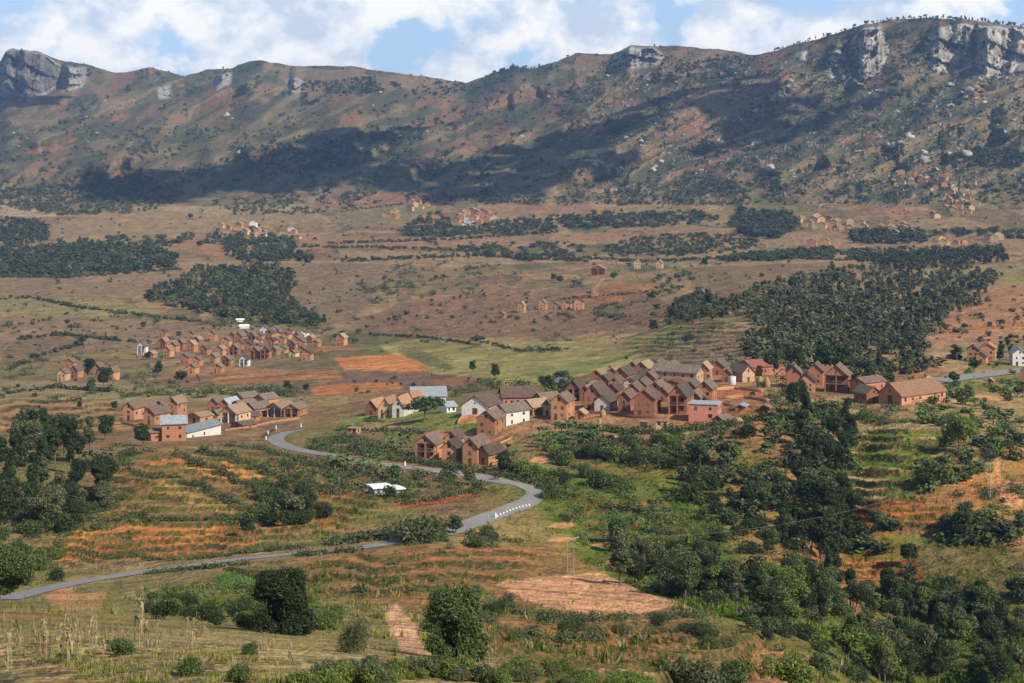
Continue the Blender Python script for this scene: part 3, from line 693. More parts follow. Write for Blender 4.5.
class MB:
    def __init__(s): s.v = []; s.f = []
    def box(s, x0, x1, y0, y1, z0, z1):
        n = len(s.v); s.v += [(x, y, z) for x in (x0, x1) for y in (y0, y1) for z in (z0, z1)]
        s.f += [tuple(n+i for i in q) for q in [(0, 1, 3, 2), (4, 6, 7, 5), (0, 4, 5, 1), (2, 3, 7, 6), (0, 2, 6, 4), (1, 5, 7, 3)]]; return s
    def poly(s, pts): n = len(s.v); s.v += pts; s.f.append(tuple(range(n, n+len(pts)))); return s
    def tube(s, a, b, r0, r1, k=6):
        a, b = Vector(a), Vector(b); d = (b-a).normalized(); q = d.to_track_quat('Z', 'Y'); n = len(s.v)
        for c, r in ((a, r0), (b, r1)):
            for i in range(k): s.v.append(tuple(c+q@Vector((r*math.cos(6.2832*i/k), r*math.sin(6.2832*i/k), 0))))
        for i in range(k): s.f.append((n+i, n+(i+1) % k, n+k+(i+1) % k, n+k+i))
        s.f.append(tuple(n+k-1-i for i in range(k))); s.f.append(tuple(n+k+i for i in range(k))); return s
    def build(s, name, mat, parent=None, smooth=False, link=True):
        me = bpy.data.meshes.new(name); me.from_pydata(s.v, [], s.f); me.materials.append(mat); me.update()
        if smooth:
            me.polygons.foreach_set('use_smooth', np.ones(len(me.polygons), bool))
        if not link: return me
        o = bpy.data.objects.new(name, me); COL.objects.link(o)
        if parent: o.parent = parent
        return o
def empty(name, loc, rz=0):
    o = bpy.data.objects.new(name, None); COL.objects.link(o); o.location = loc; o.rotation_euler = (0, 0, rz); o.empty_display_size = .5; return o
WINM = {}
def win(parent, x, y, z, w=.8, h=1.0, side='f', frame=False, mat=None, name='window'):
    if name == 'window':
        if random.random() < .12: return None
        q = random.random(); mat = (M_dark, M_shut, M_dark, M_blueg)[int(q*4)]; w *= random.choice((.8, 1, 1.15)); h *= random.choice((.85, 1, 1.1))
    key = (round(w, 1), round(h, 1), side, name, (mat or M_dark).name)
    if key not in WINM:
        a, b = (w/2, .05) if side in 'fb' else (.05, w/2)
        WINM[key] = MB().box(-a, a, -b, b, -h/2, h/2).build(name, mat or M_dark, link=False)
    o = bpy.data.objects.new(name, WINM[key]); COL.objects.link(o); o.parent = parent
    o.location = (x, y, z)
    if frame:
        k2 = key+('fr',)
        if k2 not in WINM:
            a, b = (w/2+.1, .03) if side in 'fb' else (.03, w/2+.1)
            m = MB().box(-a, a, -b, b, -h/2-.12, h/2+.12)
            WINM[k2] = m.build('frame', M_frame, link=False)
        f = bpy.data.objects.new('frame', WINM[k2]); COL.objects.link(f); f.parent = o
    return o
def roof_mesh(w, y0, y1, he, hr, ov, th=.22):
    """two slopes; ridge along y"""
    sl = (hr-he)/(w/2); m = MB()
    e = w/2+ov; ze = he-sl*ov
    for s in (-1, 1):
        n = len(m.v)
        for y in (y0-ov, y1+ov):
            m.v += [(0, y, hr+.05), (s*e, y, ze+.05), (s*e, y, ze+.05+th), (0, y, hr+.05+th)]
        q = [(0, 1, 2, 3), (4, 7, 6, 5), (1, 5, 6, 2), (0, 4, 5, 1), (3, 2, 6, 7)]
        m.f += [tuple(n+i for i in (f if s > 0 else f[::-1])) for f in q]
    return m
def house(u, v, wpx, hepx, hrpx, dep, yaw=-28, wall='brick', roof='tile', style='plain', label=None, group=None, detail=2, z=0, ov=None):
    """v: foot of the front wall; sizes of the front in pixels, depth in metres"""
    p = G(u, v); k = p[1]/F
    w = wpx*k/max(math.cos(math.radians(yaw)), .45); he = hepx*k; hr = hrpx*k
    r = math.radians(yaw)
    o = empty('house', (p[0], p[1], p[2]+z), r)
    tag(o, label, 'house', group)
    ov = .45 if ov is None else ov
    y0 = 0.; back = dep; hx = w/2
    wallY = y0+(1.7 if style == 'verandah' else 0)
    m = MB(); prof = [(-hx, -3), (hx, -3), (hx, he), (0, hr), (-hx, he)]
    if style == 'flat': prof = [(-hx, -3), (hx, -3), (hx, he), (-hx, he)]
    n = len(prof)
    m.v = [(x, wallY, zz) for x, zz in prof]+[(x, back, zz) for x, zz in prof]
    m.f = [tuple(range(n)), tuple(range(2*n-1, n-1, -1))]+[(i+n, (i+1) % n+n, (i+1) % n, i)[::1] for i in range(n)]
    wl = m.build('wall', MW[wall], o)
    if style == 'flat':
        rm = MB().box(-hx-.25, hx+.25, -.25, back+.25, he, he+.18); rm.build('roof', MR[roof], o)
    else:
        roof_mesh(w, y0, back, he, hr, ov).build('roof', MR[roof], o)
    if detail == 0: return o
    fl = he/2
    if style == 'verandah':
        g = MB(); g.v = [(-hx, .0, he), (hx, .0, he), (0, .0, hr), (-hx, .25, he), (hx, .25, he), (0, .25, hr)]; g.f = [(0, 1, 2), (5, 4, 3), (0, 3, 4, 1)]
        g.build('gable', MW[wall], o)
        for x in ((-hx+.2, 0, hx-.2) if w > 4.2 else (-hx+.2, hx-.2)):
            MB().box(x-.2, x+.2, .02, .4, -3, he-.01).build('column', MW['white' if wall in ('white', 'cream') else wall], o)
        b = MB().box(-hx+.02, hx-.02, .05, 1.7, fl-.12, fl); b.build('balcony', M_rail, o)
        rl = MB().box(-hx+.42, hx-.42, .12, .18, fl+.75, fl+.85)
        for i in range(9): x = -hx+.45+(w-.9)*i/8; rl.box(x-.035, x+.035, .13, .17, fl, fl+.76)
        rl.build('railing', M_rail, o)
        win(o, 0, .0, he+(hr-he)*.35, .6, .7)
        for x in (-hx*.45, hx*.45): win(o, x, wallY, fl+1.05 if fl > 2.2 else fl+.8, .8, 1.2)
        win(o, -hx*.45, wallY, .95, .9, 1.9, name='door', mat=M_wood)
        win(o, hx*.45, wallY, 1.3, .8, 1.0)
    elif style == 'flat':
        for x in (-hx*.5, hx*.5):
            for zz in (he*.3, he*.75): win(o, x, 0, zz, .9, 1.0)
    elif style == 'plain':
        if hr-he > 1.2: win(o, 0, 0, he+(hr-he)*.28, .7, .8, frame=detail > 1)
        if he > 3.4:
            xs = (-hx*.45, hx*.45) if w > 4.6 else (0,)
            for x in xs: win(o, x, 0, he*.66, .7, .9, frame=detail > 1)
            win(o, -hx*.4 if w > 4.6 else 0, 0, .9, .9, 1.8, name='door', mat=M_wood)
            if w > 4.6: win(o, hx*.42, 0, he*.27, .7, .8, frame=detail > 1)
        else: win(o, 0, 0, .85, .9, 1.7, name='door', mat=M_wood)
    elif style == 'barn':
        win(o, 0, 0, 1.2, 1.6, 2.4, name='door', mat=M_wood)
        win(o, 0, 0, he+(hr-he)*.3, .6, .7)
    # long sides
    if detail > 1 or dep > 9:
        for s in (-1, 1):
            nn = max(1, int(dep/3.2))
            for i in range(nn):
                yy = wallY+(dep-wallY)*(i+.5)/nn
                for zz in ((he*.28, he*.74) if he > 4.2 else (he*.55,)): win(o, s*hx, yy, zz, .8, .9, side='s')
    return o
# ------------------------------------------------------------------ houses, main village
VG_ = None
g = 'houses of the red brick village'
HS = [
 (585, 401, 11, 9, 15, 8, -27, 'brick', 'thatch', 'plain', 'dusty thatched house between the verandah house and the plain tall one'),
 (596, 383, 11, 8, 13, 8, -24, 'brick', 'tan', 'plain', 'house at the upper left corner of the packed brick roofs'),
 (614, 391, 11, 8, 13, 8, -27, 'orange', 'tile', 'plain', 'orange gable wedged between brown roofs left of the pale blue gable'),
 (640, 393, 11, 8, 13, 8, -27, 'brick', 'thatch', 'plain', 'brick gable directly right of the pale blue gable'),
 (632, 375, 11, 8, 13, 8, -27, 'brick', 'tile', 'plain', 'brick gable on the upper edge above the pale blue gable'),
 (662, 402, 11, 9, 15, 8, -27, 'brick', 'tile', 'plain', 'brick gable in the gap between the broad gable and the balconies'),
 (664, 378, 11, 8, 13, 8, -27, 'brick', 'tan', 'plain', 'small gable between the upper middle gable and the cream house'),
 (694, 406, 11, 9, 15, 8, -27, 'brick', 'tile', 'plain', 'brick gable filling the gap right of the two balconies'),
 (684, 398, 11, 8, 13, 8, -27, 'orange', 'tile', 'plain', 'orange gable just above the verandah house with two balconies'),
 # u, v, w, eaves, ridge, depth, yaw, wall, roof, style, label
 (371, 415.5, 12, 8, 15, 9, -20, 'brick', 'orange', 'plain', 'brick house with orange tiles, leftmost of the tiled cottages by the round tree'),
 (385, 418.5, 14, 10.5, 20, 9, -22, 'cream', 'orange', 'plain', 'cream gabled cottage with orange tiles beside the blue and white gable'),
 (398, 417.5, 12, 11, 20, 10, -22, 'white', 'orange', 'plain', 'pale blue white gable under an orange roof left of the round tree'),
 (410, 412, 11, 10, 19, 9, -24, 'white', 'orange', 'plain', 'bright white gable with orange roof directly behind the round tree'),
 (475, 416, 27, 10, 19.5, 11, -30, 'white', 'tile', 'barn', 'large white barn with a wide gable and grey brown roof'),
 (500, 426, 12, 15, 21, 9.5, -46, 'white', 'thatch', 'plain', 'long two-storey whitewashed house with rows of dark windows'),
 (486, 436.5, 18, 18, 25.5, 8, -26, 'orange', 'tile', 'plain', 'orange brick house in front of the long white house'),
 (527, 415, 11, 9, 15, 7, -50, 'orange', 'tan', 'plain', 'low brick house with pale tan roof behind the white house'),
 (538, 411.5, 11, 12, 18, 7, -52, 'orange', 'tan', 'plain', 'brick house with pale tan tiles right of the long brown roof'),
 (547, 416, 8, 11, 16, 7, -35, 'cream', 'tile', 'plain', 'narrow pale house squeezed beside the tall orange gable'),
 (559, 420, 16, 18.5, 25.5, 8, -27, 'orange', 'tile', 'plain', 'tall orange brick gable at the near left corner of the red village'),
 (579.5, 419.5, 9, 6, 9.5, 3.5, -27, 'orange', 'tan', 'plain', 'tiny brick lean-to beside the tall orange gable'),
 (573, 401, 14, 11.5, 20.5, 8, -27, 'brick', 'tile', 'verandah', 'verandah house with pale columns on the left edge of the red village'),
 (592, 410.5, 15, 17, 26, 9, -27, 'brick', 'tile', 'plain', 'tall plain brick house left of the small white gable'),
 (602, 411, 15, 9, 15.5, 9, -27, 'white', 'thatch', 'plain', 'small white gabled house with dark oval windows among brick houses'),
 (624, 411, 12, 13, 19, 8, -27, 'brick', 'tile', 'plain', 'narrow shaded brick house left of the broad brick gable'),
 (644, 416.5, 20, 18, 26, 9, -27, 'brick', 'tile', 'plain', 'broad red brick gable at the front centre of the village'),
 (677, 414.5, 17, 18.5, 29, 10, -27, 'brick', 'thatch', 'verandah', 'brick verandah house with two balconies right of the broad gable'),
 (703, 420.5, 28, 16, 16, 7, -16, 'pink', 'tin', 'flat', 'pink flat-topped house with a blue tin roof'),
 (704, 403.5, 15, 15, 22, 8, -24, 'brick', 'tile', 'plain', 'brick gable standing just behind the pink flat-topped house'),
 (702, 404.5, 9, 5, 9, 4, -24, 'brick', 'tile', 'plain', 'low annex between the pink house and the gable behind'),
 (700, 385, 9, 13, 19, 16, 62, 'cream', 'thatch', 'plain', 'long cream house lying crosswise with a bright gable end'),
 (603, 390, 12, 9, 15, 8, -27, 'brick', 'tile', 'plain', 'small brick gable above the white gabled house'),
 (611, 399, 12, 9, 15, 8, -27, 'brick', 'tile', 'plain', 'brown tiled house between the small white gable and the blue gable'),
 (620, 384, 14, 9, 16, 9, -29, 'brick', 'thatch', 'plain', 'brick house with broad grey thatch on the upper left'),
 (630, 389, 13, 6, 11, 8, -27, 'white', 'thatch', 'plain', 'small pale blue gable in the middle of the roofs'),
 (632, 399, 12, 9, 15, 8, -27, 'brick', 'tile', 'plain', 'brick house with tan roof below the pale blue gable'),
 (641, 376, 13, 8, 14, 9, -30, 'brick', 'tan', 'plain', 'tan roofed house on the upper edge of the village'),
 (648, 387, 13, 9, 15, 9, -27, 'brick', 'tile', 'plain', 'brick gable with a long grey roof above the broad brick gable'),
 (656, 373, 13, 7, 12, 9, -27, 'brick', 'tile', 'plain', 'brick gable in the upper middle of the village'),
 (655, 396, 12, 8, 14, 8, -27, 'brick', 'tile', 'plain', 'tiled house tucked behind the broad brick gable'),
 (672, 392, 18, 8, 11, 7, -20, 'brick', 'red', 'plain', 'low red roofed house above the verandah house'),
 (665, 385, 11, 8, 14, 9, 55, 'brick', 'tile', 'plain', 'crosswise brick house left of the long cream house'),
 (690, 397, 12, 9, 15, 8, -27, 'brick', 'thatch', 'plain', 'thatched house between the verandah house and the brick gable'),
 (670, 376, 12, 9, 14, 8, -27, 'brick', 'tile', 'plain', 'tiled house immediately left behind the long cream house'),
 (703, 379, 11, 10, 16, 8, -25, 'orange', 'tan', 'plain', 'tan tiled house peeping over the long cream house'),
 (588, 396, 11, 8, 13, 8, -27, 'brick', 'tile', 'plain', 'tiled house between the verandah house and the tall plain one'),
 (612, 380, 11, 7, 12, 8, -27, 'brick', 'tan', 'plain', 'small tan roofed gable at the top left of the roofs'),
 (717, 375, 13, 8.5, 14, 9, -26, 'brick', 'thatch', 'plain', 'brick gable with grey thatch near the white water tank'),
 (726.5, 382, 9, 8.5, 13, 5, -24, 'brick', 'tile', 'plain', 'little brick gable immediately left of the white water tank'),
 (748.5, 382, 13, 9.5, 16, 9, 26, 'cream', 'thatch', 'plain', 'pale cream gable right of the white water tank'),
 (745, 376, 12, 10, 15.5, 15, -60, 'brick', 'red', 'plain', 'long red tiled house behind the pale cream gable'),
 # right hand group
 (794, 387.5, 14, 14, 21, 8, -22, 'brick', 'tile', 'plain', 'leftmost brick gable of the hamlet below the big dark tree'),
 (807, 392.5, 15, 11.5, 18, 7, -22, 'orange', 'tile', 'plain', 'small orange gable in front of the hamlet below the big dark tree'),
 (815, 385, 15, 14, 21, 8, -22, 'brick', 'tile', 'plain', 'brick gable second row between the small gable and the pillars'),
 (836, 392.5, 22, 17, 27, 9, -18, 'brick', 'tile', 'verandah', 'large verandah house with white pillars in the right hamlet'),
 (857, 394, 12, 12, 16, 10, -50, 'brick', 'tile', 'plain', 'brick house with a side-on roof right of the white pillars'),
 (874, 402.5, 16, 9, 15, 7, 20, 'brick', 'thatch', 'plain', 'dark roofed brick shed joined to the long orange roofed barn'),
 (890, 403.5, 18, 9, 20, 20, -52, 'orange', 'orange', 'barn', 'long barn with an orange tiled roof at the right of the hamlet'),
 (926, 386, 9, 5, 8.5, 5, -30, 'orange', 'tan', 'plain', 'tiny hut beside the grass right of the orange barn'),
 (973, 361.5, 11, 11.5, 16, 7, -26, 'orange', 'tile', 'plain', 'tall orange gable on the left of the roadside pair'),
 (988, 361, 13, 13, 17, 8, -30, 'orange', 'orange', 'plain', 'tall orange house on the right of the roadside pair'),
 (981, 363, 9, 7, 11, 5, -30, 'orange', 'tile', 'plain', 'small gable squeezed between the roadside pair'),
 (1020, 366, 14, 12, 17, 10, -10, 'white', 'tin', 'plain', 'white blue-roofed two-storey house at the right edge of the picture'),
 (1026, 384, 10, 12, 17, 7, -20, 'orange', 'tan', 'plain', 'orange house cut off by the right edge below the road'),
 (990, 384, 6, 3, 5.5, 3, -20, 'orange', 'orange', 'plain', 'tiny orange hut in the grass below the road at the right'),
 # row by the road
 (425, 459.5, 20, 16, 24, 8, -18, 'orange', 'tile', 'verandah', 'orange verandah house above the road with two open bays'),
 (451, 456, 13, 17, 24, 7, -22, 'orange', 'tile', 'plain', 'orange house standing behind the narrow gable by the road'),
 (449, 464, 15, 16, 23, 6, -16, 'orange', 'tile', 'plain', 'narrow orange gable in the middle of the roadside row'),
 (470, 465.5, 15, 19, 27, 8, -30, 'orange', 'tile', 'plain', 'tall orange gable at the right end of the roadside row'),
 (483, 465, 11, 12, 19, 6, -40, 'orange', 'tile', 'plain', 'lower wing attached right of the tall roadside gable'),
 (352, 434, 9, 5.5, 6, 3, -20, 'orange', 'tan', 'flat', 'small orange brick hut alone in the meadow by the hedge'),
 (643.5, 429, 7, 7, 9, 3, -10, 'brick', 'tan', 'flat', 'small brown outhouse beside the round haystack'),
 (662, 428, 12, 6.5, 7, 3, -10, 'cream', 'tan', 'flat', 'low pale outhouse with two dark openings behind the haystack'),
 (718, 424, 10, 4, 8, 5, -35, 'orange', 'tile', 'plain', 'low shed at the foot of the pink flat-topped house'),
 (740, 411, 9, 4.5, 6, 4, -20, 'brick', 'tin', 'plain', 'low brick shed with tin roof on the terrace right of the pink house'),
 (764, 412, 8, 4, 6, 4, -20, 'brick', 'tan', 'plain', 'low shed among bushes right of the village terraces'),
 # lower left hamlet
 (128.5, 420, 12, 12, 17.5, 7, -26, 'orange', 'tan', 'plain', 'leftmost orange house of the hamlet by the long white building'),
 (141.5, 417, 10, 10, 15, 7, -26, 'orange', 'tile', 'plain', 'second house from the left in the hamlet by the long white building'),
 (149, 425, 12, 11, 17, 7, -26, 'orange', 'tile', 'plain', 'front orange gable left of the blue roofed house'),
 (159, 415.5, 9, 10, 14.5, 7, -26, 'brick', 'tile', 'plain', 'brick gable behind the front orange gable of the lower hamlet'),
 (158, 424, 8, 11, 16, 6, -26, 'orange', 'tile', 'plain', 'narrow orange gable between the front gable and the blue roof'),
 (172, 415, 11, 12, 17.5, 7, -26, 'orange', 'tan', 'plain', 'tallest orange gable with pale roof above the blue roofed house'),
 (194, 423, 14, 7, 10, 6, -35, 'orange', 'tan', 'plain', 'low orange house above the long white building'),
 (213, 411, 9, 8, 12.5, 7, -26, 'brick', 'tile', 'plain', 'brick gable above the long white building'),
 (214, 421, 8, 7, 10.5, 5, -26, 'orange', 'tan', 'plain', 'small orange gable touching the white building'),
 (228, 423, 17, 10, 17, 9, -30, 'cream', 'tan', 'verandah', 'verandah house with pale roof right of the long white building'),
 (224, 412, 10, 8, 13, 8, -30, 'brick', 'tin', 'plain', 'brick house with bluish roof above the pale verandah house'),
 (238, 404, 12, 7, 11, 8, -45, 'orange', 'thatch', 'plain', 'uppermost house with dark roof in the lower left hamlet'),
 (236, 412, 12, 7, 11, 8, -45, 'orange', 'thatch', 'plain', 'dark roofed house in the middle of the lower left hamlet'),
 (249, 417, 13, 9, 14, 8, -40, 'orange', 'thatch', 'plain', 'orange house with dark roof right of the pale verandah house'),
 (259, 406, 12, 7, 11.5, 8, -35, 'orange', 'thatch', 'plain', 'separate dark roofed house at the top right of the lower hamlet'),
 (274, 417, 16, 9, 14, 8, -35, 'cream', 'tan', 'verandah', 'cream verandah house near the bend of the road'),
 (291, 417, 15, 8, 12.5, 8, -22, 'orange', 'thatch', 'verandah', 'dark roofed verandah house at the right end of the lower hamlet'),
 (237, 428, 14, 3.5, 6, 6, -40, 'brick', 'thatch', 'plain', 'low black roofed shed below the pale verandah house'),
 (245, 421, 10, 5, 8, 5, -40, 'orange', 'thatch', 'plain', 'small shed with dark roof behind the black roofed shed'),
]
for a in HS:
    (u, v, w, he, hr, dep, yaw, wl, rf, st, lab) = a
    if -33 < yaw < -21: yaw += 8+random.uniform(-3, 3)
    grp = 'houses of the red brick village' if u > 500 and u < 770 and v > 365 else 'houses of the valley villages'
    house(u, v, w, he, hr, dep, yaw, wl, rf, st, lab, grp, detail=2 if v > 395 else 1)

def long_house(name_label, u0, v0, u1, v1, hepx, hrpx, depth, wall, roof, wins=5, rows=1):
    """side wall between two picture points, ridge along it"""
    a, b = G(u0, v0), G(u1, v1)
    if abs(v0-v1) < 1: a = np.array([(u0-UC)/F*b[1], b[1]-1.5, b[2]])
    c = (a+b)/2; L = float(np.hypot(*(b-a)[:2])); ang = math.atan2(b[1]-a[1], b[0]-a[0])
    k = c[1]/F; he, hr = hepx*k, hrpx*k
    o = empty('long_house', (c[0], c[1], min(a[2], b[2])), ang); tag(o, name_label, 'house', 'houses of the valley villages')
    m = MB(); prof = [(0, -3), (depth, -3), (depth, he), (depth/2, hr), (0, he)]
    m.v = [(-L/2, y, z) for y, z in prof]+[(L/2, y, z) for y, z in prof]
    m.f = [(4, 3, 2, 1, 0), (5, 6, 7, 8, 9)]+[(i, (i+1) % 5, (i+1) % 5+5, i+5) for i in range(5)]
    m.build('wall', MW[wall], o)
    r = roof_mesh(depth, -L/2, L/2, he, hr, .5)
    r.v = [(y, x+depth/2, z) for x, y, z in r.v]; r.f = [f[::-1] for f in r.f]; r.build('roof', MR[roof], o)
    for i in range(wins):
        x = -L/2+L*(i+.5)/wins
        for j in range(rows): win(o, x, 0, he*(.5 if rows == 1 else (.28, .75)[j]), .8, .9)
    if depth > 5: win(o, L/2, depth/2, he*.95, .7, .8, side='s')
    return o
long_house('white school building with a long blue-grey tin roof behind the round tree', 412, 404, 446, 404, 8.5, 16, 7, 'white', 'tin', 6)
long_house('small white annex at the right end of the white school building', 447, 411, 456, 411.5, 5.5, 9, 5, 'white', 'tin', 2)
long_house('pinkish house with a very long brown roof behind the white barn', 503, 406, 539, 406, 9.5, 18, 9, 'pink', 'tile', 6)
long_house('whitewashed shed with a grey-blue roof behind the red village, by the dark round tree', 553, 387, 573, 386, 5, 9, 6, 'white', 'tin', 2)
long_house('long white building with a grey tin roof, lying by the lower hamlet', 187, 438, 221, 434.5, 11, 15, 5, 'white', 'tin', 3)
long_house('orange house with a bluish tin roof left of the long white building', 163, 441, 186, 441, 18, 24, 6, 'orange', 'tin', 2, 2)
long_house('brown lower storey with a lean-to roof left of the bluish roofed house', 152, 441, 163, 441, 9, 10, 7, 'brick', 'tan', 1)
long_house('small pale concrete hut in the field below the road', 375, 494.5, 391, 494.5, 7, 7.6, 4.5, 'grey', 'white', 2)
long_house('low grey wing of the concrete hut below the road', 391.5, 494.5, 403, 494, 5, 5.5, 4, 'grey', 'white', 1)
long_house('white tin shed on the left above the left hillside village', 237, 322, 244, 322, 2, 3, 8, 'white', 'white', 0)
long_house('white tin shed just above the rooftops of the left hillside village', 240, 328.5, 249, 328.5, 2.2, 3.4, 8, 'white', 'white', 0)

# left hillside village
FV = [(141, 355, 8, 11, 'white', 'verandah'), (148.5, 344, 7, 3.5, 'orange', 'plain'), (162, 337.5, 7, 7, 'orange', 'plain'), (162, 349.5, 7, 10, 'brick', 'verandah'), (166.5, 357, 7, 9, 'orange', 'plain'),
      (172.5, 352, 7, 8.5, 'orange', 'plain'), (190.5, 338.5, 6.5, 6, 'orange', 'plain'), (179.5, 350, 7, 9, 'brick', 'plain'), (190, 352, 8.5, 9.5, 'orange', 'plain'), (211, 341, 8, 9, 'orange', 'plain'),
      (184, 364, 9, 8.5, 'brick', 'plain'), (191, 374, 8, 8.5, 'orange', 'plain'), (196, 366, 8, 8, 'orange', 'plain'), (212, 363.5, 7, 8.5, 'yellow', 'plain'), (219, 356, 8.5, 8.5, 'orange', 'plain'),
      (225, 347, 8.5, 8.5, 'orange', 'plain'), (217, 373.5, 8.5, 8, 'orange', 'plain'), (225, 366.5, 9, 9, 'brick', 'verandah'), (233, 355, 9, 9, 'brick', 'verandah'), (238, 344, 9, 10, 'orange', 'plain'),
      (251, 344, 8, 10, 'brick', 'verandah'), (264, 335.5, 8, 8, 'white', 'plain'), (275, 334, 8, 5.5, 'white', 'verandah'), (268.5, 339.5, 7.5, 8, 'orange', 'plain'), (288.5, 334.5, 7, 5, 'orange', 'plain'),
      (303.5, 337.5, 7, 6, 'white', 'plain'), (257, 346, 7, 7, 'yellow', 'plain'), (247.5, 351, 8, 8, 'orange', 'plain'), (254, 359.5, 9, 10.5, 'brick', 'verandah'), (264.5, 359, 9, 10.5, 'brick', 'verandah'),
      (243.5, 366.5, 8.5, 9, 'white', 'verandah'), (276.5, 352, 6.5, 7, 'cream', 'plain'), (282.5, 353.5, 7, 6, 'yellow', 'plain'), (291, 350.5, 7.5, 8.5, 'brick', 'verandah'), (281, 344, 7, 7, 'orange', 'plain'),
      (292, 357, 7, 5.5, 'cream', 'plain'), (306, 360.5, 10, 9, 'orange', 'plain'), (300, 348, 9, 7.5, 'orange', 'plain'), (315, 347, 6, 6, 'orange', 'plain'), (340, 345.5, 8, 10, 'orange', 'plain'),
      (296.5, 340.5, 6.5, 6.5, 'brick', 'plain'), (257, 352, 7.5, 7.5, 'orange', 'plain'), (239, 349.5, 7.5, 8, 'orange', 'plain'), (271, 346, 7, 7, 'brick', 'plain'), (245.5, 338.5, 7, 7, 'orange', 'plain'),
      (258, 340.5, 6.5, 6.5, 'brick', 'plain'), (273, 355.5, 7, 7.5, 'orange', 'plain'), (285.5, 339, 6.5, 6, 'orange', 'plain'), (309, 343, 6.5, 6.5, 'brick', 'plain'), (203.5, 355, 7.5, 8, 'orange', 'plain'), (196, 345.5, 7, 7.5, 'brick', 'plain'),
      (168, 345, 6.5, 7, 'orange', 'plain'), (232, 341, 7, 7, 'brick', 'plain'), (301, 354, 7, 6.5, 'orange', 'plain'), (279, 338.5, 6.5, 6, 'cream', 'plain'), (150, 358, 7, 5.5, 'orange', 'plain'), (296, 342, 6, 5, 'orange', 'plain')]
ords = ['first', 'second', 'third', 'fourth', 'fifth', 'sixth', 'seventh', 'eighth', 'ninth', 'tenth', 'eleventh', 'twelfth', 'thirteenth', 'fourteenth', 'fifteenth', 'sixteenth', 'seventeenth', 'eighteenth', 'nineteenth', 'twentieth',
        'twenty-first', 'twenty-second', 'twenty-third', 'twenty-fourth', 'twenty-fifth', 'twenty-sixth', 'twenty-seventh', 'twenty-eighth', 'twenty-ninth', 'thirtieth', 'thirty-first', 'thirty-second']
cwords = {'white': 'whitewashed', 'orange': 'orange mud-brick', 'brick': 'red brick', 'yellow': 'yellow plastered', 'cream': 'cream plastered'}
def village(rows, place, grp, dep=5, yaw=-17, detail=1, roofs=('tile', 'tile', 'tan', 'thatch')):
    rows = sorted(rows); cnt = {}; tot = {}
    for r in rows: tot[(r[4], r[5])] = tot.get((r[4], r[5]), 0)+1
    for r in rows:
        u, v, w, h, wl, st = r; key = (wl, st); n = cnt.get(key, 0); cnt[key] = n+1
        kind = cwords[wl]+(' verandah house' if st == 'verandah' else ' house')
        lab = f"{kind} in {place}" if tot[key] == 1 else f"{ords[n]} {kind} from the left in {place}"
        house(u, v, w*1.0, h*.8, h*1.2, dep, yaw+random.uniform(-9, 9), wl, random.choice(roofs) if w > 6 else 'tan', st, lab, grp, detail=detail)
village(FV, 'the left hillside village', 'houses of the left hillside village')
village([(61.5, 381, 9, 10, 'cream', 'plain'), (69, 368.5, 9, 8, 'orange', 'plain'), (74, 378, 8, 10, 'orange', 'plain'), (82, 375, 8, 8, 'brick', 'plain'), (96.5, 374.5, 7.5, 9, 'orange', 'plain'), (111, 380, 6, 11, 'orange', 'plain')],
        'the small hamlet at the far left', 'houses of the small left hamlet')
village([(501, 318, 6, 5, 'orange', 'plain'), (521, 313, 6, 9.5, 'yellow', 'plain'), (542.5, 310, 7, 8.5, 'orange', 'plain'), (555, 309.5, 7, 6, 'cream', 'plain'), (566, 309.5, 8, 7.5, 'orange', 'plain'), (578.5, 309.5, 9, 9.5, 'orange', 'plain'),
         (598, 275, 14, 8, 'brick', 'verandah'), (637, 269, 6, 8, 'cream', 'plain'), (659, 269, 6, 7.5, 'cream', 'plain')],
        'the row above the rice fields', 'houses above the rice fields')
def far_cluster(poly, n, place, seed, hpx=5.0, cols=('orange', 'cream', 'cream', 'orange', 'yellow')):
    rg = random.Random(seed); pts = []; x0, x1 = min(p[0] for p in poly), max(p[0] for p in poly); y0, y1 = min(p[1] for p in poly), max(p[1] for p in poly)
    tries = 0; md = 4.2
    while len(pts) < n and tries < 4000:
        tries += 1; u, v = rg.uniform(x0, x1), rg.uniform(y0, y1)
        if not inpoly(np.array([u]), np.array([v]), poly)[0]: continue
        if any(abs(u-a)+1.5*abs(v-b) < md for a, b in pts): continue
        pts.append((u, v))
    for u, v in pts:
        h = hpx*rg.uniform(.85, 1.45)
        house(u, v, h*rg.uniform(.8, 1.2), h*.7, h, 5.5, rg.uniform(-40, 0), rg.choice(cols), rg.choice(('tile', 'tan', 'tan', 'orange')), 'none', f'small brick house in {place}', f'far houses in {place}', detail=0)
far_cluster([(217, 229), (232, 224), (280, 229), (308, 236), (300, 242), (250, 240), (222, 236)], 18, 'the distant village beyond the left plain', 1, 4.6, ('cream', 'pink', 'cream', 'white', 'orange'))
far_cluster([(398, 204), (424, 200), (428, 208), (402, 212)], 7, 'the distant hamlet under the shaded slope', 2, 4.5)
far_cluster([(378, 216), (400, 213), (402, 220), (380, 221)], 5, 'the tiny hamlet in the far green fields', 3, 4.5)
far_cluster([(455, 218), (462, 211), (490, 213), (495, 219), (478, 226), (456, 230)], 24, 'the compact distant village in the middle', 4, 5, ('cream', 'pink', 'cream', 'white', 'orange'))
far_cluster([(400, 165), (432, 160), (436, 168), (402, 172)], 8, 'the hamlet high on the dark slope', 5, 3.5)
far_cluster([(796, 221), (812, 217), (835, 222), (862, 225), (864, 232), (838, 232), (802, 228)], 24, 'the long village at the mountain foot', 6, 5.5)
far_cluster([(876, 228), (900, 226), (924, 231), (922, 238), (880, 236)], 12, 'the hamlet right of the long mountain foot village', 7, 5.5)
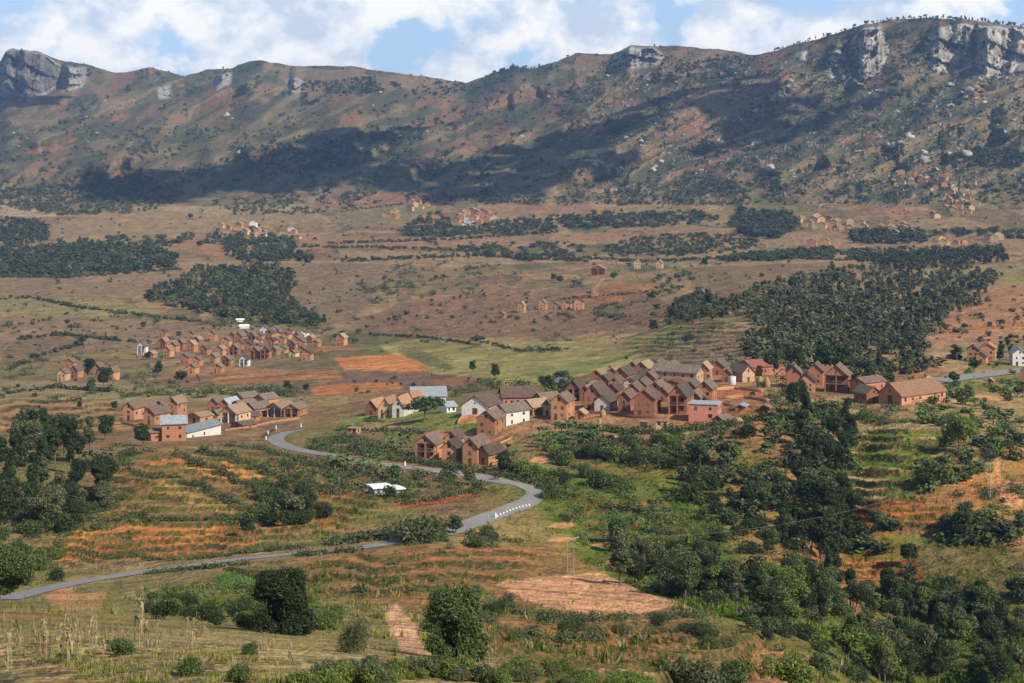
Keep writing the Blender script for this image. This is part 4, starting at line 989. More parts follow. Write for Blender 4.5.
far_cluster([(890, 182), (898, 173), (925, 175), (948, 173), (948, 183), (895, 187)], 20, 'the upper left cluster of the hillside village', 8, 4.6, ('orange', 'cream', 'cream', 'yellow'))
far_cluster([(930, 190), (950, 184), (985, 183), (978, 200), (950, 206), (934, 198)], 26, 'the right cluster of the hillside village', 9, 4.6, ('orange', 'cream', 'cream', 'yellow'))
far_cluster([(925, 216), (945, 210), (975, 207), (975, 214), (940, 219)], 12, 'the lowest cluster of the hillside village', 10, 5)
far_cluster([(985, 239), (990, 236), (1000, 237), (1000, 243), (984, 244)], 4, 'the brick farm at the far right plain', 11, 6)
far_cluster([(936, 243), (978, 239), (978, 244), (940, 247)], 5, 'the scattered farms on the far right plain', 12, 5)
for u, v, w, h, lab in [(811.5, 247, 9, 8.5, 'square orange house standing alone behind the tree row'), (826, 246, 6.5, 7.5, 'narrower orange house right of the square one'), (762, 248.5, 9, 5.5, 'low cream house left of the square orange house'),
                        (593, 192, 6, 4, 'pale far house left under the shaded spur'), (600, 193, 6, 4, 'pinkish far house under the shaded spur'), (613, 193, 6, 6, 'bright far house right under the shaded spur'), (581, 191, 6, 3, 'faint far hut at the foot of the shaded spur')]:
    house(u, v, w, h*.7, h, 8, -20, 'orange' if 'orange' in lab else 'cream', 'tan', 'plain', lab, 'lone far houses', detail=1)
# ------------------------------------------------------------------ plants
def leafmat(name, c, c2, rnd=.35, trans=.25):
    t = NT(name); oi = t.new('ShaderNodeObjectInfo'); a = t.attr('cover')
    P = t.coord()
    base = t.mix(t.maprange(oi.outputs['Random'], 0, 1, 0, 1), c, c2)
    geo = t.new('ShaderNodeNewGeometry')
    base = t.scalecol(base, t.maprange(geo.outputs['Random Per Island'], 0, 1, 1-rnd, 1+rnd))
    t.link(base, t.b.inputs['Base Color']); t.b.inputs['Roughness'].default_value = .55; t.b.inputs['Specular IOR Level'].default_value = .3
    tr = t.new('ShaderNodeBsdfTranslucent'); t.link(t.mix(.5, base, (.14, .18, .03)), tr.inputs['Color'])
    mx = t.new('ShaderNodeMixShader'); mx.inputs[0].default_value = trans
    t.link(t.b.outputs[0], mx.inputs[1]); t.link(tr.outputs[0], mx.inputs[2]); t.link(mx.outputs[0], t.n['Material Output'].inputs['Surface']); return t.m
def covermat(name, rnd=.3):
    """leaves of a mass: colour carried by each plant"""
    t = NT(name); a = t.attr('cover'); geo = t.new('ShaderNodeNewGeometry')
    t.link(t.scalecol(a.outputs['Color'], t.maprange(geo.outputs['Random Per Island'], 0, 1, 1-rnd, 1+rnd)), t.b.inputs['Base Color']); t.b.inputs['Roughness'].default_value = .7; return t.m
ML = {'dark': leafmat('dark_leaves', (.029, .047, .013), (.047, .072, .019)), 'mid': leafmat('green_leaves', (.070, .105, .030), (.10, .14, .038)),
      'olive': leafmat('olive_leaves', (.095, .110, .045), (.125, .135, .06)), 'bright': leafmat('bright_leaves', (.12, .17, .028), (.15, .20, .035)),
      'dry': leafmat('dry_leaves', (.34, .27, .15), (.26, .20, .11), .3), 'banana': leafmat('banana_leaves', (.11, .19, .045), (.15, .22, .06), .25),
      'yellow': leafmat('yellowish_leaves', (.15, .16, .04), (.17, .15, .04))}
M_bark = flat('grey_bark', (.14, .11, .085)); M_pale = flat('pale_bark', (.30, .26, .21)); M_mass = covermat('mass_of_leaves')

def leaf_cloud(lobes, n, size, seed, fill=.45, flat_=.0, aspect=1.8):
    """n small four-sided leaves over the lobes [(x,y,z,rx,ry,rz)]"""
    rg = np.random.default_rng(seed); lobes = np.array(lobes, float)
    w = (lobes[:, 3]*lobes[:, 4]+lobes[:, 3]*lobes[:, 5]); k = rg.choice(len(lobes), n, p=w/w.sum())
    d = rg.normal(size=(n, 3)); d /= np.linalg.norm(d, axis=1)[:, None]
    r = 1-fill*rg.random(n)**1.6*1.0
    r *= 1+.22*(vnoise(d[:, 0]*2.3+k*3.1, d[:, 1]*2.3+d[:, 2]*2.9, seed)-.5)*2
    c = lobes[k, :3]+d*lobes[k, 3:6]*r[:, None]
    nrm = d*.8+rg.normal(size=(n, 3))*.75+np.array([0, 0, .35]); nrm /= np.linalg.norm(nrm, axis=1)[:, None]
    t1 = np.cross(nrm, rg.normal(size=(n, 3))); t1 /= np.linalg.norm(t1, axis=1)[:, None]; t2 = np.cross(nrm, t1)
    s = (size*rg.uniform(.6, 1.35, n))[:, None]
    a = t1*s*aspect*.5; b = t2*s*.5
    V = np.stack([c-a, c-b*.9+a*.1, c+a, c+b*.9+a*.1], 1).reshape(-1, 3)
    return V, np.arange(4*n).reshape(n, 4)
def crown_lobes(kind, h, seed):
    rg = random.Random(seed); L = []
    if kind == 'round':
        for i in range(9):
            a = rg.uniform(0, 6.28); q = rg.uniform(.05, .27)*h; L.append((q*math.cos(a), q*math.sin(a), h*rg.uniform(.30, .80), h*rg.uniform(.16, .24), h*rg.uniform(.16, .24), h*rg.uniform(.12, .19)))
    elif kind == 'spread':
        for i in range(12):
            a = rg.uniform(0, 6.28); q = rg.uniform(.1, .48)*h; L.append((q*math.cos(a), q*math.sin(a), h*(rg.uniform(.55, .82)-.25*q/h), h*rg.uniform(.16, .24), h*rg.uniform(.16, .24), h*rg.uniform(.11, .17)))
    elif kind == 'tall':
        for i in range(11):
            z = rg.uniform(.38, .92); a = rg.uniform(0, 6.28); q = rg.uniform(0, .17)*h*(1.15-z*.7); L.append((q*math.cos(a), q*math.sin(a), h*z, h*rg.uniform(.07, .12), h*rg.uniform(.07, .12), h*rg.uniform(.07, .12)))
    elif kind == 'dense':
        for i in range(18):
            z = rg.uniform(.02, .86); a = rg.uniform(0, 6.28); rr = .40*math.sin(min(1, (1.05-z)*1.6)*1.57); q = rg.uniform(.2, 1)*rr*h*.6; L.append((q*math.cos(a), q*math.sin(a), h*z, h*.15, h*.15, h*.13))
        for i in range(7): L.append((.24*h*math.cos(i*.9), .24*h*math.sin(i*.9), h*(.10+.05*(i % 3)), h*.14, h*.14, h*.13))
    elif kind == 'cone':
        for i in range(12):
            z = .12+.8*i/11; L.append((rg.uniform(-.03, .03)*h, rg.uniform(-.03, .03)*h, h*z, h*.30*(1-z)+.05*h, h*.30*(1-z)+.05*h, h*.09))
    elif kind == 'bush':
        for i in range(7):
            a = rg.uniform(0, 6.28); q = rg.uniform(0, .55)*h; L.append((q*math.cos(a), q*math.sin(a), h*rg.uniform(.2, .62), h*rg.uniform(.3, .48), h*rg.uniform(.3, .48), h*rg.uniform(.25, .38)))
    return L
def trunk_mesh(kind, h, seed, mat):
    rg = random.Random(seed+99); m = MB(); r = .022*h+.03
    L = crown_lobes(kind, h, seed)
    top = h*(.8 if kind in ('tall', 'cone') else .5)
    pts = [(0, 0, -.6)]; x = y = 0
    for i in range(1, 6):
        x += rg.uniform(-.02, .02)*h; y += rg.uniform(-.02, .02)*h; pts.append((x, y, top*i/5))
    for i in range(5): m.tube(pts[i], pts[i+1], r*(1-.15*i), r*(1-.15*(i+1)), 6)
    for l in L[:6]:
        a = pts[rg.choice((3, 4)) if kind != 'cone' else 4]
        m.tube(a, (l[0], l[1], l[2]), r*.4, r*.12, 5)
    return m.build('trunk', mat, link=False)
PROTO = {}
def proto(kind, h, n, size, leaf, seed, bark=None):
    key = (kind, h, n, leaf, seed)
    if key not in PROTO:
        V, Fc = leaf_cloud(crown_lobes(kind, h, seed), n, size, seed, fill=.5)
        PROTO[key] = (mesh_np('crown', V, Fc, ML[leaf], link=False), trunk_mesh(kind, h, seed, bark or M_bark) if kind != 'bush' else None)
    return PROTO[key]
def plant(name, label, cat, group, P_, pr, sc=1., rz=None, squash=1.):
    me, tr = pr; rz = random.uniform(0, 6.28) if rz is None else rz
    if tr is None:
        o = bpy.data.objects.new(name, me); COL.objects.link(o)
    else:
        o = empty(name, P_); c = bpy.data.objects.new('crown', me); COL.objects.link(c); c.parent = o
        b = bpy.data.objects.new('trunk', tr); COL.objects.link(b); b.parent = o
    o.location = P_; o.rotation_euler = (0, 0, rz); o.scale = (sc, sc, sc*squash); tag(o, label, cat, group); return o
def sizeof(v_d, px): return px*v_d/F

# --- named trees of the photograph: (u, v foot, height px, kind, leaf, width factor, label)
NAMED = [
 ((0, 612, 74, 'round', 'mid', 1.0), 'leafy green tree standing half outside the left edge of the picture'),
 ((284, 634, 74, 'dense', 'dark', 1.2), 'dense dark tree beside the maize field under the road'),
 ((458, 660, 82, 'dense', 'mid', 1.1), 'tall leafy tree near the middle of the bottom edge'),
 ((358, 654, 44, 'bush', 'olive', .6), 'broad low leafy tree right of the dense dark tree'),
 ((424, 422.5, 28, 'spread', 'mid', 1.35), 'round crowned shade tree on the lawn before the white school'),
 ((545, 393, 20, 'spread', 'dark', .75), 'dark round tree at the left end of the red village'),
 ((495, 379, 16, 'round', 'dark', .9), 'slender dark tree at the edge of the rice fields'),
 ((473, 372, 12, 'round', 'dark', .95), 'small round tree alone on the rice field edge'),
 ((838, 382, 40, 'spread', 'dark', 1.1), 'huge dark tree behind the hamlet with white pillars'),
 ((955, 359, 17, 'dense', 'dark', 1.3), 'broad conical tree left of the two tall orange houses'),
 ((974, 371, 13, 'round', 'dark', 1.1), 'dark bushy tree in front of the two tall orange houses'),
 ((1000, 362, 13, 'tall', 'dark', 1.5), 'dark narrow tree left of the white blue-roofed house'),
 ((954, 384, 13, 'round', 'dark', 1.3), 'round tree standing at the pale road by the hut'),
 ((288, 523, 34, 'round', 'olive', 1.1), 'round olive tree between the terraces and the road'),
 ((247, 536, 22, 'round', 'dark', 1.1), 'dark small tree casting shade at the terraced field'),
 ((505, 474, 24, 'round', 'dark', 1.0), 'dark bushy tree beside the road right of the orange gables'),
 ((471, 486, 20, 'round', 'olive', 1.1), 'small loose tree on the roadside below the tall orange gable'),
 ((394, 482, 18, 'round', 'mid', 1.0), 'small green tree by the road above the concrete hut'),
 ((437, 535, 17, 'round', 'olive', 1.0), 'pale young tree by the gap in the road'),
 ((455, 534, 20, 'round', 'mid', 1.1), 'leafy tree right of the pale young tree by the road'),
 ((448, 478, 14, 'bush', 'dark', 1.0), 'dark bush on the verge below the narrow orange gable'),
 ((620, 585, 42, 'tall', 'olive', 1.5), 'loose feathery tree above the bare red field'),
 ((685, 600, 50, 'round', 'mid', .9), 'big leafy tree right behind the bare red field'),
 ((756, 582, 30, 'round', 'yellow', 1.1), 'yellow green tree in the middle of the gully'),
 ((815, 520, 46, 'round', 'dark', 1.2), 'tall dark tree at the head of the gully'),
 ((822, 560, 50, 'tall', 'dark', 1.5), 'tall dark tree standing in the shaded gully'),
 ((845, 478, 30, 'round', 'dark', 1.2), 'dark tree left of the green terraces'),
 ((930, 492, 34, 'round', 'mid', 1.2), 'dark bushy tree at the right end of the green terraces'),
 ((958, 455, 44, 'spread', 'bright', .9), 'big bright tree right of the green terraces'),
 ((962, 410, 24, 'spread', 'mid', .9), 'large round tree on the slope right of the orange barn'),
 ((965, 545, 36, 'round', 'dark', .9), 'tree on the brown slope at the right'),
 ((200, 247, 7, 'round', 'dark', 1.1), 'lone round tree in the far left plain'),
 ((190, 219, 6, 'round', 'dark', 1.2), 'lone dark tree on the far ochre rise'),
 ((143, 329, 8, 'round', 'dark', 1.0), 'single tree on the plain above the left hillside village'),
 ((89, 375, 17, 'tall', 'dark', 1.8), 'dark tall tree within the small hamlet at the far left'),
 ((103, 388, 22, 'round', 'dark', 1.0), 'large dark tree before the small hamlet at the far left'),
 ((91, 391, 14, 'round', 'mid', 1.1), 'rounder green tree before the small hamlet at the far left'),
 ((148, 360, 9, 'round', 'dark', 1.2), 'dark tree beside the whitewashed house in the left hillside village'),
 ((158, 376, 14, 'tall', 'dark', 1.6), 'slim dark tree below the left hillside village'),
 ((180, 383, 13, 'round', 'dark', 1.2), 'dark leaning tree at the lower left of the hillside village'),
 ((79, 409, 8, 'round', 'dark', 1.1), 'small tree left of the lower left hamlet'), ((115, 410, 9, 'round', 'dark', 1.2), 'dark round tree touching the lower left hamlet'),
 ((287, 391, 11, 'round', 'dark', 1.2), 'dark bushy tree at the end of the long hedge'), ((306, 392, 9, 'round', 'dark', 1.1), 'small tree at the orange strips'),
 ((105, 440, 26, 'round', 'dark', 1.0), 'dark tree left of the long white building'), ((143, 446, 22, 'round', 'dark', 1.2), 'bushy dark tree below the brown lower storey'),
 ((652, 300, 9, 'round', 'dark', 1.1), 'dark tree on the hill right of the row above rice fields'), ((614, 280, 9, 'round', 'mid', 1.3), 'green tree beside the far verandah house'),
 ((553, 281, 8, 'round', 'dark', 1.1), 'left one of two dark trees below the hill track'), ((560, 283, 8, 'round', 'dark', 1.2), 'right one of two dark trees below the hill track'),
 ((653, 332, 13, 'round', 'dark', 1.2), 'dark tree at the foot of the wood over the rice fields'), ((705, 268, 10, 'tall', 'dark', 1.8), 'dark tree on the far plain left of the wood'),
]
KIDX = {'round': 0, 'spread': 1, 'tall': 2, 'dense': 3, 'cone': 4, 'bush': 5}
for (u, v, hp, kind, leaf, wf), lab in NAMED:
    p = G(max(u, -1), v); h = hp*p[1]/F; near_ = hp > 40
    n = 26000 if hp > 60 else 4200 if hp > 38 else 1700 if hp > 18 else 420
    hn = 8.0
    me, tr = proto(kind, hn, n, (.17 if hp > 60 else .27 if near_ else .42 if hp > 18 else .75), leaf, 3+KIDX[kind]+int(u) % 2)
    o = plant('bush' if kind == 'bush' else 'tree', lab, 'bush' if kind == 'bush' else 'tree', None, p, (me, tr), h/hn)
    o.scale = (h/hn*wf, h/hn*wf, h/hn*1.06)

# --- many more, drawn from areas of the picture
POOL_T, POOL_B = [], []       # (apparent size, world point, height, kind, leaf, area name)
def area(poly, n, h, kinds, leaves, pool, place, seed=0, jit=.3, clump=None, md=0.):
    rg = np.random.default_rng(seed+int(poly[0][0])+7*int(poly[0][1])); x0, x1 = min(p[0] for p in poly), max(p[0] for p in poly); y0, y1 = min(p[1] for p in poly), max(p[1] for p in poly)
    u = rg.uniform(x0, x1, n*6); v = rg.uniform(y0, y1, n*6)
    m = inpoly(u+6*(fbm(u/9, v/5, 3, 2)-.5), v+3*(fbm(u/9, v/4, 5, 2)-.5), poly)
    if clump: m &= fbm(u/clump[0], v/(clump[0]*.45), 23+seed, 3) > clump[1]
    u, v = u[m][:n], v[m][:n]; P_ = VG(u, v)
    hh = h*rg.uniform(1-jit, 1+jit, len(u))
    for i in range(len(u)):
        pool.append((hh[i]/P_[i, 1]*F, P_[i], hh[i], kinds[int(rg.integers(len(kinds)))], leaves[int(rg.integers(len(leaves)))], place))
T, B = POOL_T, POOL_B
# near and middle woods
area([(0, 462), (20, 440), (55, 436), (90, 446), (112, 470), (112, 500), (92, 522), (50, 532), (0, 530)], 46, 7.6, ('tall', 'round', 'tall'), ('dark', 'dark', 'olive'), T, 'the grove at the left edge')
area([(0, 520), (60, 520), (100, 500), (112, 505), (60, 536), (0, 540)], 26, 3, ('bush',), ('dark', 'mid'), B, 'the shade of the left grove')
area([(14, 415), (80, 425), (80, 436), (14, 436)], 12, 6, ('round',), ('dark',), T, 'the field edge above the left grove')
area([(690, 440), (760, 428), (838, 410), (850, 440), (850, 500), (845, 560), (800, 575), (720, 530), (690, 500), (655, 470)], 105, 5.4, ('round', 'round', 'dense', 'tall'), ('dark', 'mid', 'dark', 'olive'), T, 'the gully below the red village', clump=(22, .38))
area([(795, 405), (850, 415), (855, 480), (850, 560), (835, 590), (800, 560), (800, 500)], 44, 7.5, ('tall', 'round'), ('dark', 'dark'), T, 'the shaded gully bottom')
area([(700, 590), (740, 580), (820, 590), (900, 600), (1000, 622), (1024, 640), (1024, 690), (880, 690), (800, 640), (730, 615)], 88, 5.6, ('round', 'dense', 'round', 'tall'), ('dark', 'mid', 'olive', 'dark', 'bright'), T, 'the wooded valley at the lower right')
area([(600, 540), (700, 560), (740, 600), (690, 610), (640, 588), (600, 572)], 30, 5, ('round',), ('mid', 'olive', 'dark'), T, 'the slope behind the bare red field', clump=(18, .4))
area([(880, 470), (915, 440), (960, 425), (1000, 470), (960, 480), (930, 500), (890, 480)], 40, 4.5, ('round',), ('bright', 'mid', 'dark'), T, 'the slope right of the green terraces')
area([(850, 530), (900, 520), (1024, 522), (1024, 545), (960, 548), (890, 560), (850, 556)], 40, 4.5, ('round',), ('dark', 'mid'), T, 'the hedge across the right slope', clump=(20, .4))
area([(930, 605), (960, 590), (1024, 596), (1024, 625), (950, 620)], 18, 5, ('round',), ('dark', 'mid'), T, 'the lower right corner copse')
area([(880, 570), (925, 570), (945, 620), (900, 615)], 16, 6, ('round',), ('dark',), T, 'the trees by the red bank')
area([(900, 430), (940, 395), (1024, 380), (1024, 460), (985, 462), (940, 440)], 60, 4, ('round',), ('mid', 'dark', 'bright'), T, 'the upper right slope', clump=(16, .45))
area([(480, 480), (530, 460), (600, 450), (700, 438), (700, 470), (600, 500), (540, 500), (520, 475)], 90, 3.2, ('bush',), ('mid', 'dark', 'bright'), B, 'the green slope below the village', clump=(16, .42))
area([(545, 440), (600, 436), (700, 435), (760, 425), (730, 450), (640, 462), (560, 458)], 60, 4, ('round',), ('dark', 'mid', 'olive'), T, 'the hedge under the village terrace')
area([(540, 500), (620, 490), (700, 490), (740, 560), (690, 590), (600, 560)], 130, 2.2, ('bush',), ('mid', 'bright', 'dark', 'bright'), B, 'the green slope right of the road')
area([(700, 470), (850, 440), (850, 560), (760, 600), (700, 560)], 130, 2.6, ('bush',), ('dark', 'mid'), B, 'the gully below the red village')
area([(770, 398), (870, 404), (930, 404), (930, 415), (850, 425), (770, 415)], 60, 3, ('bush',), ('dark', 'mid'), B, 'the bank under the right hamlet')
area([(760, 420), (830, 405), (835, 440), (770, 440)], 30, 4, ('round',), ('dark', 'mid'), T, 'the bank left of the green terraces')
area([(860, 440), (1024, 440), (1024, 545), (960, 520), (960, 480), (900, 470)], 70, 2.2, ('bush',), ('dark', 'mid', 'bright'), B, 'the right slope', clump=(16, .5))
area([(905, 545), (1024, 548), (1024, 600), (925, 600)], 30, 1.6, ('bush',), ('olive', 'mid'), B, 'the dry grass slope', clump=(20, .55))
area([(880, 590), (1024, 620), (1024, 683), (830, 683), (700, 600)], 120, 2.6, ('bush',), ('dark', 'mid', 'olive'), B, 'the wooded valley at the lower right')
area([(270, 460), (330, 462), (400, 470), (480, 484), (500, 490), (470, 500), (400, 505), (300, 490)], 190, 2.4, ('bush',), ('dark', 'mid', 'olive'), B, 'the bushes below the road', clump=(16, .42))
area([(270, 480), (310, 490), (330, 520), (290, 530), (255, 520)], 30, 3, ('bush',), ('dark', 'mid'), B, 'the bank right of the terraces', clump=(12, .45))
area([(310, 455), (350, 452), (420, 462), (400, 450), (350, 436), (310, 440)], 95, 2.6, ('bush',), ('dark', 'mid'), B, 'the bank above the road', clump=(16, .36))
area([(140, 592), (250, 580), (330, 585), (330, 632), (250, 630), (150, 620)], 130, 1.6, ('bush',), ('mid', 'dark', 'bright'), B, 'the slope under the road', clump=(14, .42))
area([(380, 540), (470, 530), (500, 540), (540, 545), (430, 552)], 36, 2.2, ('bush',), ('dark', 'mid', 'olive'), B, 'the verge before the red earth')
area([(470, 590), (520, 608), (600, 620), (700, 620), (790, 645), (700, 650), (560, 640), (470, 640), (440, 610)], 75, 1.6, ('bush',), ('mid', 'dark', 'olive'), B, 'the banks below the bare red field', clump=(16, .45))
area([(650, 590), (690, 602), (740, 615), (700, 600)], 20, 2.5, ('bush',), ('dark', 'mid'), B, 'the corner of the bare red field')
area([(300, 560), (420, 555), (480, 590), (440, 640), (400, 600), (330, 600)], 36, 1.5, ('bush',), ('mid', 'olive', 'dark'), B, 'the slope left of the red field', clump=(14, .5))
area([(95, 446), (180, 444), (200, 456), (110, 470)], 22, 2.6, ('bush',), ('dark', 'mid'), B, 'the field edge below the white building')
area([(0, 545), (60, 545), (60, 580), (0, 590)], 26, 2.4, ('bush',), ('dark', 'mid', 'bright'), B, 'the field corner at the left edge')
area([(560, 400), (545, 385), (570, 372), (600, 360), (560, 375), (575, 385)], 14, 5, ('round',), ('dark', 'mid'), T, 'the trees behind the red village')
area([(455, 385), (500, 380), (545, 385), (545, 392), (500, 390), (455, 398)], 26, 3.4, ('bush',), ('dark', 'mid', 'bright'), B, 'the garden behind the white barn')
area([(770, 385), (785, 380), (790, 400), (770, 404)], 12, 3, ('bush',), ('mid', 'dark'), B, 'the haystacks right of the village')
area([(1000, 345), (1012, 345), (1012, 362), (1000, 364)], 4, 6, ('tall',), ('dark',), T, 'the white house at the right edge')
area([(940, 384), (1024, 378), (1024, 383), (940, 390)], 16, 2, ('bush',), ('dark', 'mid'), B, 'the pale road at the right')
BL = [([(155, 474), (175, 479), (215, 494), (243, 509)], 1.3), ([(185, 461), (215, 469), (235, 481), (265, 492)], 1.4), ([(200, 451), (235, 459), (262, 471), (292, 483)], 1.5), ([(226, 446), (262, 450), (300, 461), (330, 470)], 1.4),
      ([(143, 523), (180, 520), (242, 521)], 1.3), ([(45, 549), (100, 557), (180, 560)], .9), ([(90, 530), (135, 518), (150, 512)], 1.), ([(62, 535), (100, 512), (125, 496)], 1.2), ([(128, 470), (150, 480), (158, 476)], 1.2),
      ([(270, 444), (262, 438), (275, 430)], 1.), ([(330, 545), (400, 535), (440, 528), (480, 515)], 2.), ([(372, 547), (420, 542), (455, 536), (486, 523)], 3.6), ([(300, 556), (360, 551)], 1.3), ([(540, 498), (530, 508), (505, 520)], 1.2), ([(500, 480), (535, 484), (548, 494)], 1.2),
      ([(300, 447), (340, 452), (400, 461), (470, 470), (530, 482)], 1.5), ([(190, 560), (262, 552), (300, 548)], .9), ([(80, 580), (150, 574), (250, 564)], .9), ([(340, 430), (400, 432), (420, 434)], 1.6), ([(365, 421), (385, 422)], 1.2),
      ([(560, 426), (640, 434), (720, 428), (760, 418)], 1.8), ([(850, 447), (900, 441), (955, 446)], .8), ([(850, 470), (910, 466), (940, 468)], 1.), ([(850, 489), (900, 486)], 1.), ([(855, 503), (950, 506)], 1.), ([(420, 502), (480, 490)], 1.2),
      ([(640, 523), (655, 513), (600, 508)], 1.), ([(430, 606), (500, 612), (580, 622), (700, 616)], 1.1), ([(470, 628), (560, 640), (660, 636)], .9), ([(880, 424), (930, 420), (955, 424)], 1.)]
def hedge_line(pts, h, gap, pool, place='', leaf=('dark',), kinds=('round',)):
    for (x0_, y0_), (x1_, y1_) in zip(pts[:-1], pts[1:]):
        n = max(1, int(math.hypot(x1_-x0_, y1_-y0_)/gap))
        for i in range(n):
            s = (i+random.random())/n; q = VG(np.array([x0_+(x1_-x0_)*s]), np.array([y0_+(y1_-y0_)*s+random.uniform(-.6, .6)]))[0]
            hh = h*random.uniform(.6, 1.3)
            if random.random() < .85: pool.append((hh/q[1]*F*.55, q, hh, random.choice(kinds), random.choice(leaf), place))
for pts, h in BL: hedge_line(pts, h*1.5, 1.7, B, 'the field banks', ('dark', 'mid', 'olive'), ('bush',))
# middle distance
WMAIN = [(678, 302), (700, 297), (740, 300), (770, 285), (830, 272), (860, 268), (925, 275), (960, 266), (1000, 275), (985, 298), (950, 318), (925, 340), (920, 350), (870, 350), (850, 352), (800, 378), (765, 375), (742, 358), (760, 335), (750, 312), (720, 322), (690, 322), (670, 318)]
area(WMAIN, 1300, 7.8, ('tall', 'round', 'tall'), ('dark', 'olive', 'olive'), T, 'the great wood behind the village', clump=(11, .30))
area([(840, 350), (925, 348), (940, 362), (915, 382), (880, 388), (850, 384)], 70, 7, ('round', 'tall'), ('dark', 'olive'), T, 'the trees between the wood and the barn', clump=(14, .35))
WB = [(140, 300), (170, 285), (200, 269), (280, 266), (295, 278), (295, 290), (285, 300), (315, 318), (325, 328), (250, 322), (180, 310)]
area(WB, 820, 8, ('tall', 'round'), ('dark', 'dark', 'olive'), T, 'the dark wood in the left middle distance')
area([(395, 262), (480, 262), (505, 268), (470, 285), (420, 302), (365, 305), (355, 285), (390, 275)], 160, 4, ('bush',), ('dark', 'mid'), B, 'the scrubby ravine in the middle', clump=(10, .5))
area([(590, 306), (620, 303), (625, 318), (590, 318)], 26, 4.5, ('bush',), ('dark', 'mid'), B, 'the end of the row above the rice fields')
area([(555, 314), (575, 312), (575, 322), (555, 322)], 10, 4, ('bush',), ('dark',), B, 'the row above the rice fields')
area([(510, 348), (570, 344), (572, 352), (530, 354)], 26, 2.4, ('bush',), ('dark', 'mid'), B, 'the rice fields')
area([(650, 278), (690, 272), (680, 296), (655, 306)], 26, 5, ('round',), ('dark', 'mid'), T, 'the knoll left of the great wood')
area([(670, 310), (700, 305), (690, 322), (660, 326)], 24, 6, ('round',), ('dark',), T, 'the foot of the great wood')
area([(200, 318), (330, 328), (330, 336), (300, 330), (200, 325)], 50, 4, ('bush',), ('dark', 'mid'), B, 'the plain above the left hillside village')
area([(170, 388), (300, 388), (290, 398), (160, 398), (130, 396)], 90, 3.4, ('bush',), ('dark', 'mid', 'mid'), B, 'the long hedge between the left villages')
area([(0, 405), (60, 390), (110, 388), (150, 396), (110, 400)], 40, 2.8, ('bush',), ('mid', 'dark'), B, 'the hedges of the left fields', clump=(14, .5))
area([(110, 366), (150, 362), (200, 376), (160, 392), (110, 388)], 30, 3.2, ('bush',), ('dark', 'mid'), B, 'the foot of the left hillside village', clump=(10, .5))
area([(0, 325), (120, 330), (110, 352), (0, 395)], 60, 3, ('bush',), ('dark', 'mid', 'olive'), B, 'the dry slopes at the far left', clump=(10, .56))
area([(640, 340), (760, 318), (770, 362), (660, 366)], 36, 2.2, ('bush',), ('dark', 'mid'), B, 'the terraces above the red village', clump=(10, .58))
# far, seen as masses
FAR = []
area([(0, 250), (60, 247), (150, 245), (178, 256), (170, 268), (60, 277), (0, 277)], 900, 8, ('round',), ('dark',), FAR, '')
area([(0, 218), (45, 222), (50, 240), (0, 250)], 220, 8, ('round',), ('dark',), FAR, '')
area([(220, 240), (290, 238), (305, 256), (320, 262), (250, 263), (225, 256)], 220, 8, ('round',), ('dark',), FAR, '')
area([(0, 192), (60, 186), (100, 168), (150, 178), (185, 195), (150, 212), (60, 216), (0, 206)], 700, 8, ('round',), ('dark', 'olive'), FAR, '')
area([(60, 241), (140, 237), (235, 232), (300, 240), (215, 246), (60, 248)], 200, 7, ('round',), ('dark',), FAR, '', clump=(10, .45))
area([(400, 236), (410, 222), (440, 213), (455, 228), (520, 220), (600, 213), (700, 213), (725, 220), (680, 226), (560, 230), (480, 237)], 620, 8, ('round',), ('dark',), FAR, '')
area([(455, 246), (520, 243), (590, 247), (570, 258), (520, 262), (470, 258)], 150, 7, ('round',), ('dark',), FAR, '', clump=(12, .4))
area([(598, 250), (630, 238), (690, 234), (765, 238), (748, 250), (690, 256), (610, 257)], 500, 5, ('round',), ('dark',), FAR, '')
area([(730, 224), (740, 214), (790, 216), (797, 232), (775, 240), (740, 236)], 190, 13, ('round',), ('dark',), FAR, '')
area([(712, 262), (740, 254), (832, 249), (836, 256), (770, 261)], 260, 7, ('round',), ('dark',), FAR, '')
area([(838, 254), (850, 250), (1000, 248), (1010, 252), (940, 262), (860, 262)], 200, 7, ('round',), ('dark',), FAR, '')
area([(860, 262), (940, 256), (1000, 250), (1010, 262), (960, 268), (900, 272)], 300, 9, ('tall',), ('dark',), FAR, '')
area([(850, 232), (920, 234), (930, 244), (852, 244)], 160, 9, ('round',), ('dark',), FAR, '')
area([(930, 232), (1024, 225), (1024, 240), (930, 238)], 90, 7, ('round',), ('dark',), FAR, '', clump=(8, .5))
area([(650, 190), (700, 178), (735, 182), (745, 195), (680, 197)], 260, 6, ('round',), ('dark', 'olive'), FAR, '')
area([(430, 196), (520, 196), (640, 190), (740, 205), (600, 206), (480, 204)], 320, 6, ('round',), ('dark', 'olive'), FAR, '', clump=(12, .45))
area([(942, 160), (975, 150), (1024, 152), (1024, 168), (950, 168)], 170, 9, ('round',), ('dark',), FAR, '')
area([(220, 200), (345, 195), (360, 208), (300, 215), (230, 215)], 260, 6, ('round',), ('dark', 'olive'), FAR, '', clump=(12, .42))
area([(340, 300), (345, 260), (480, 230), (345, 226), (640, 262), (340, 250)], 60, 5, ('round',), ('dark',), FAR, '', clump=(10, .5))
area([(230, 150), (330, 140), (440, 120), (460, 128), (400, 160), (260, 180)], 520, 9, ('round',), ('dark',), FAR, '', clump=(16, .4))
area([(640, 80), (700, 62), (760, 58), (740, 76), (680, 92)], 170, 9, ('round',), ('dark',), FAR, '', clump=(10, .4))
area([(800, 60), (850, 35), (920, 28), (935, 60), (900, 85), (830, 90)], 240, 7, ('round',), ('dark',), FAR, '', clump=(7, .5))
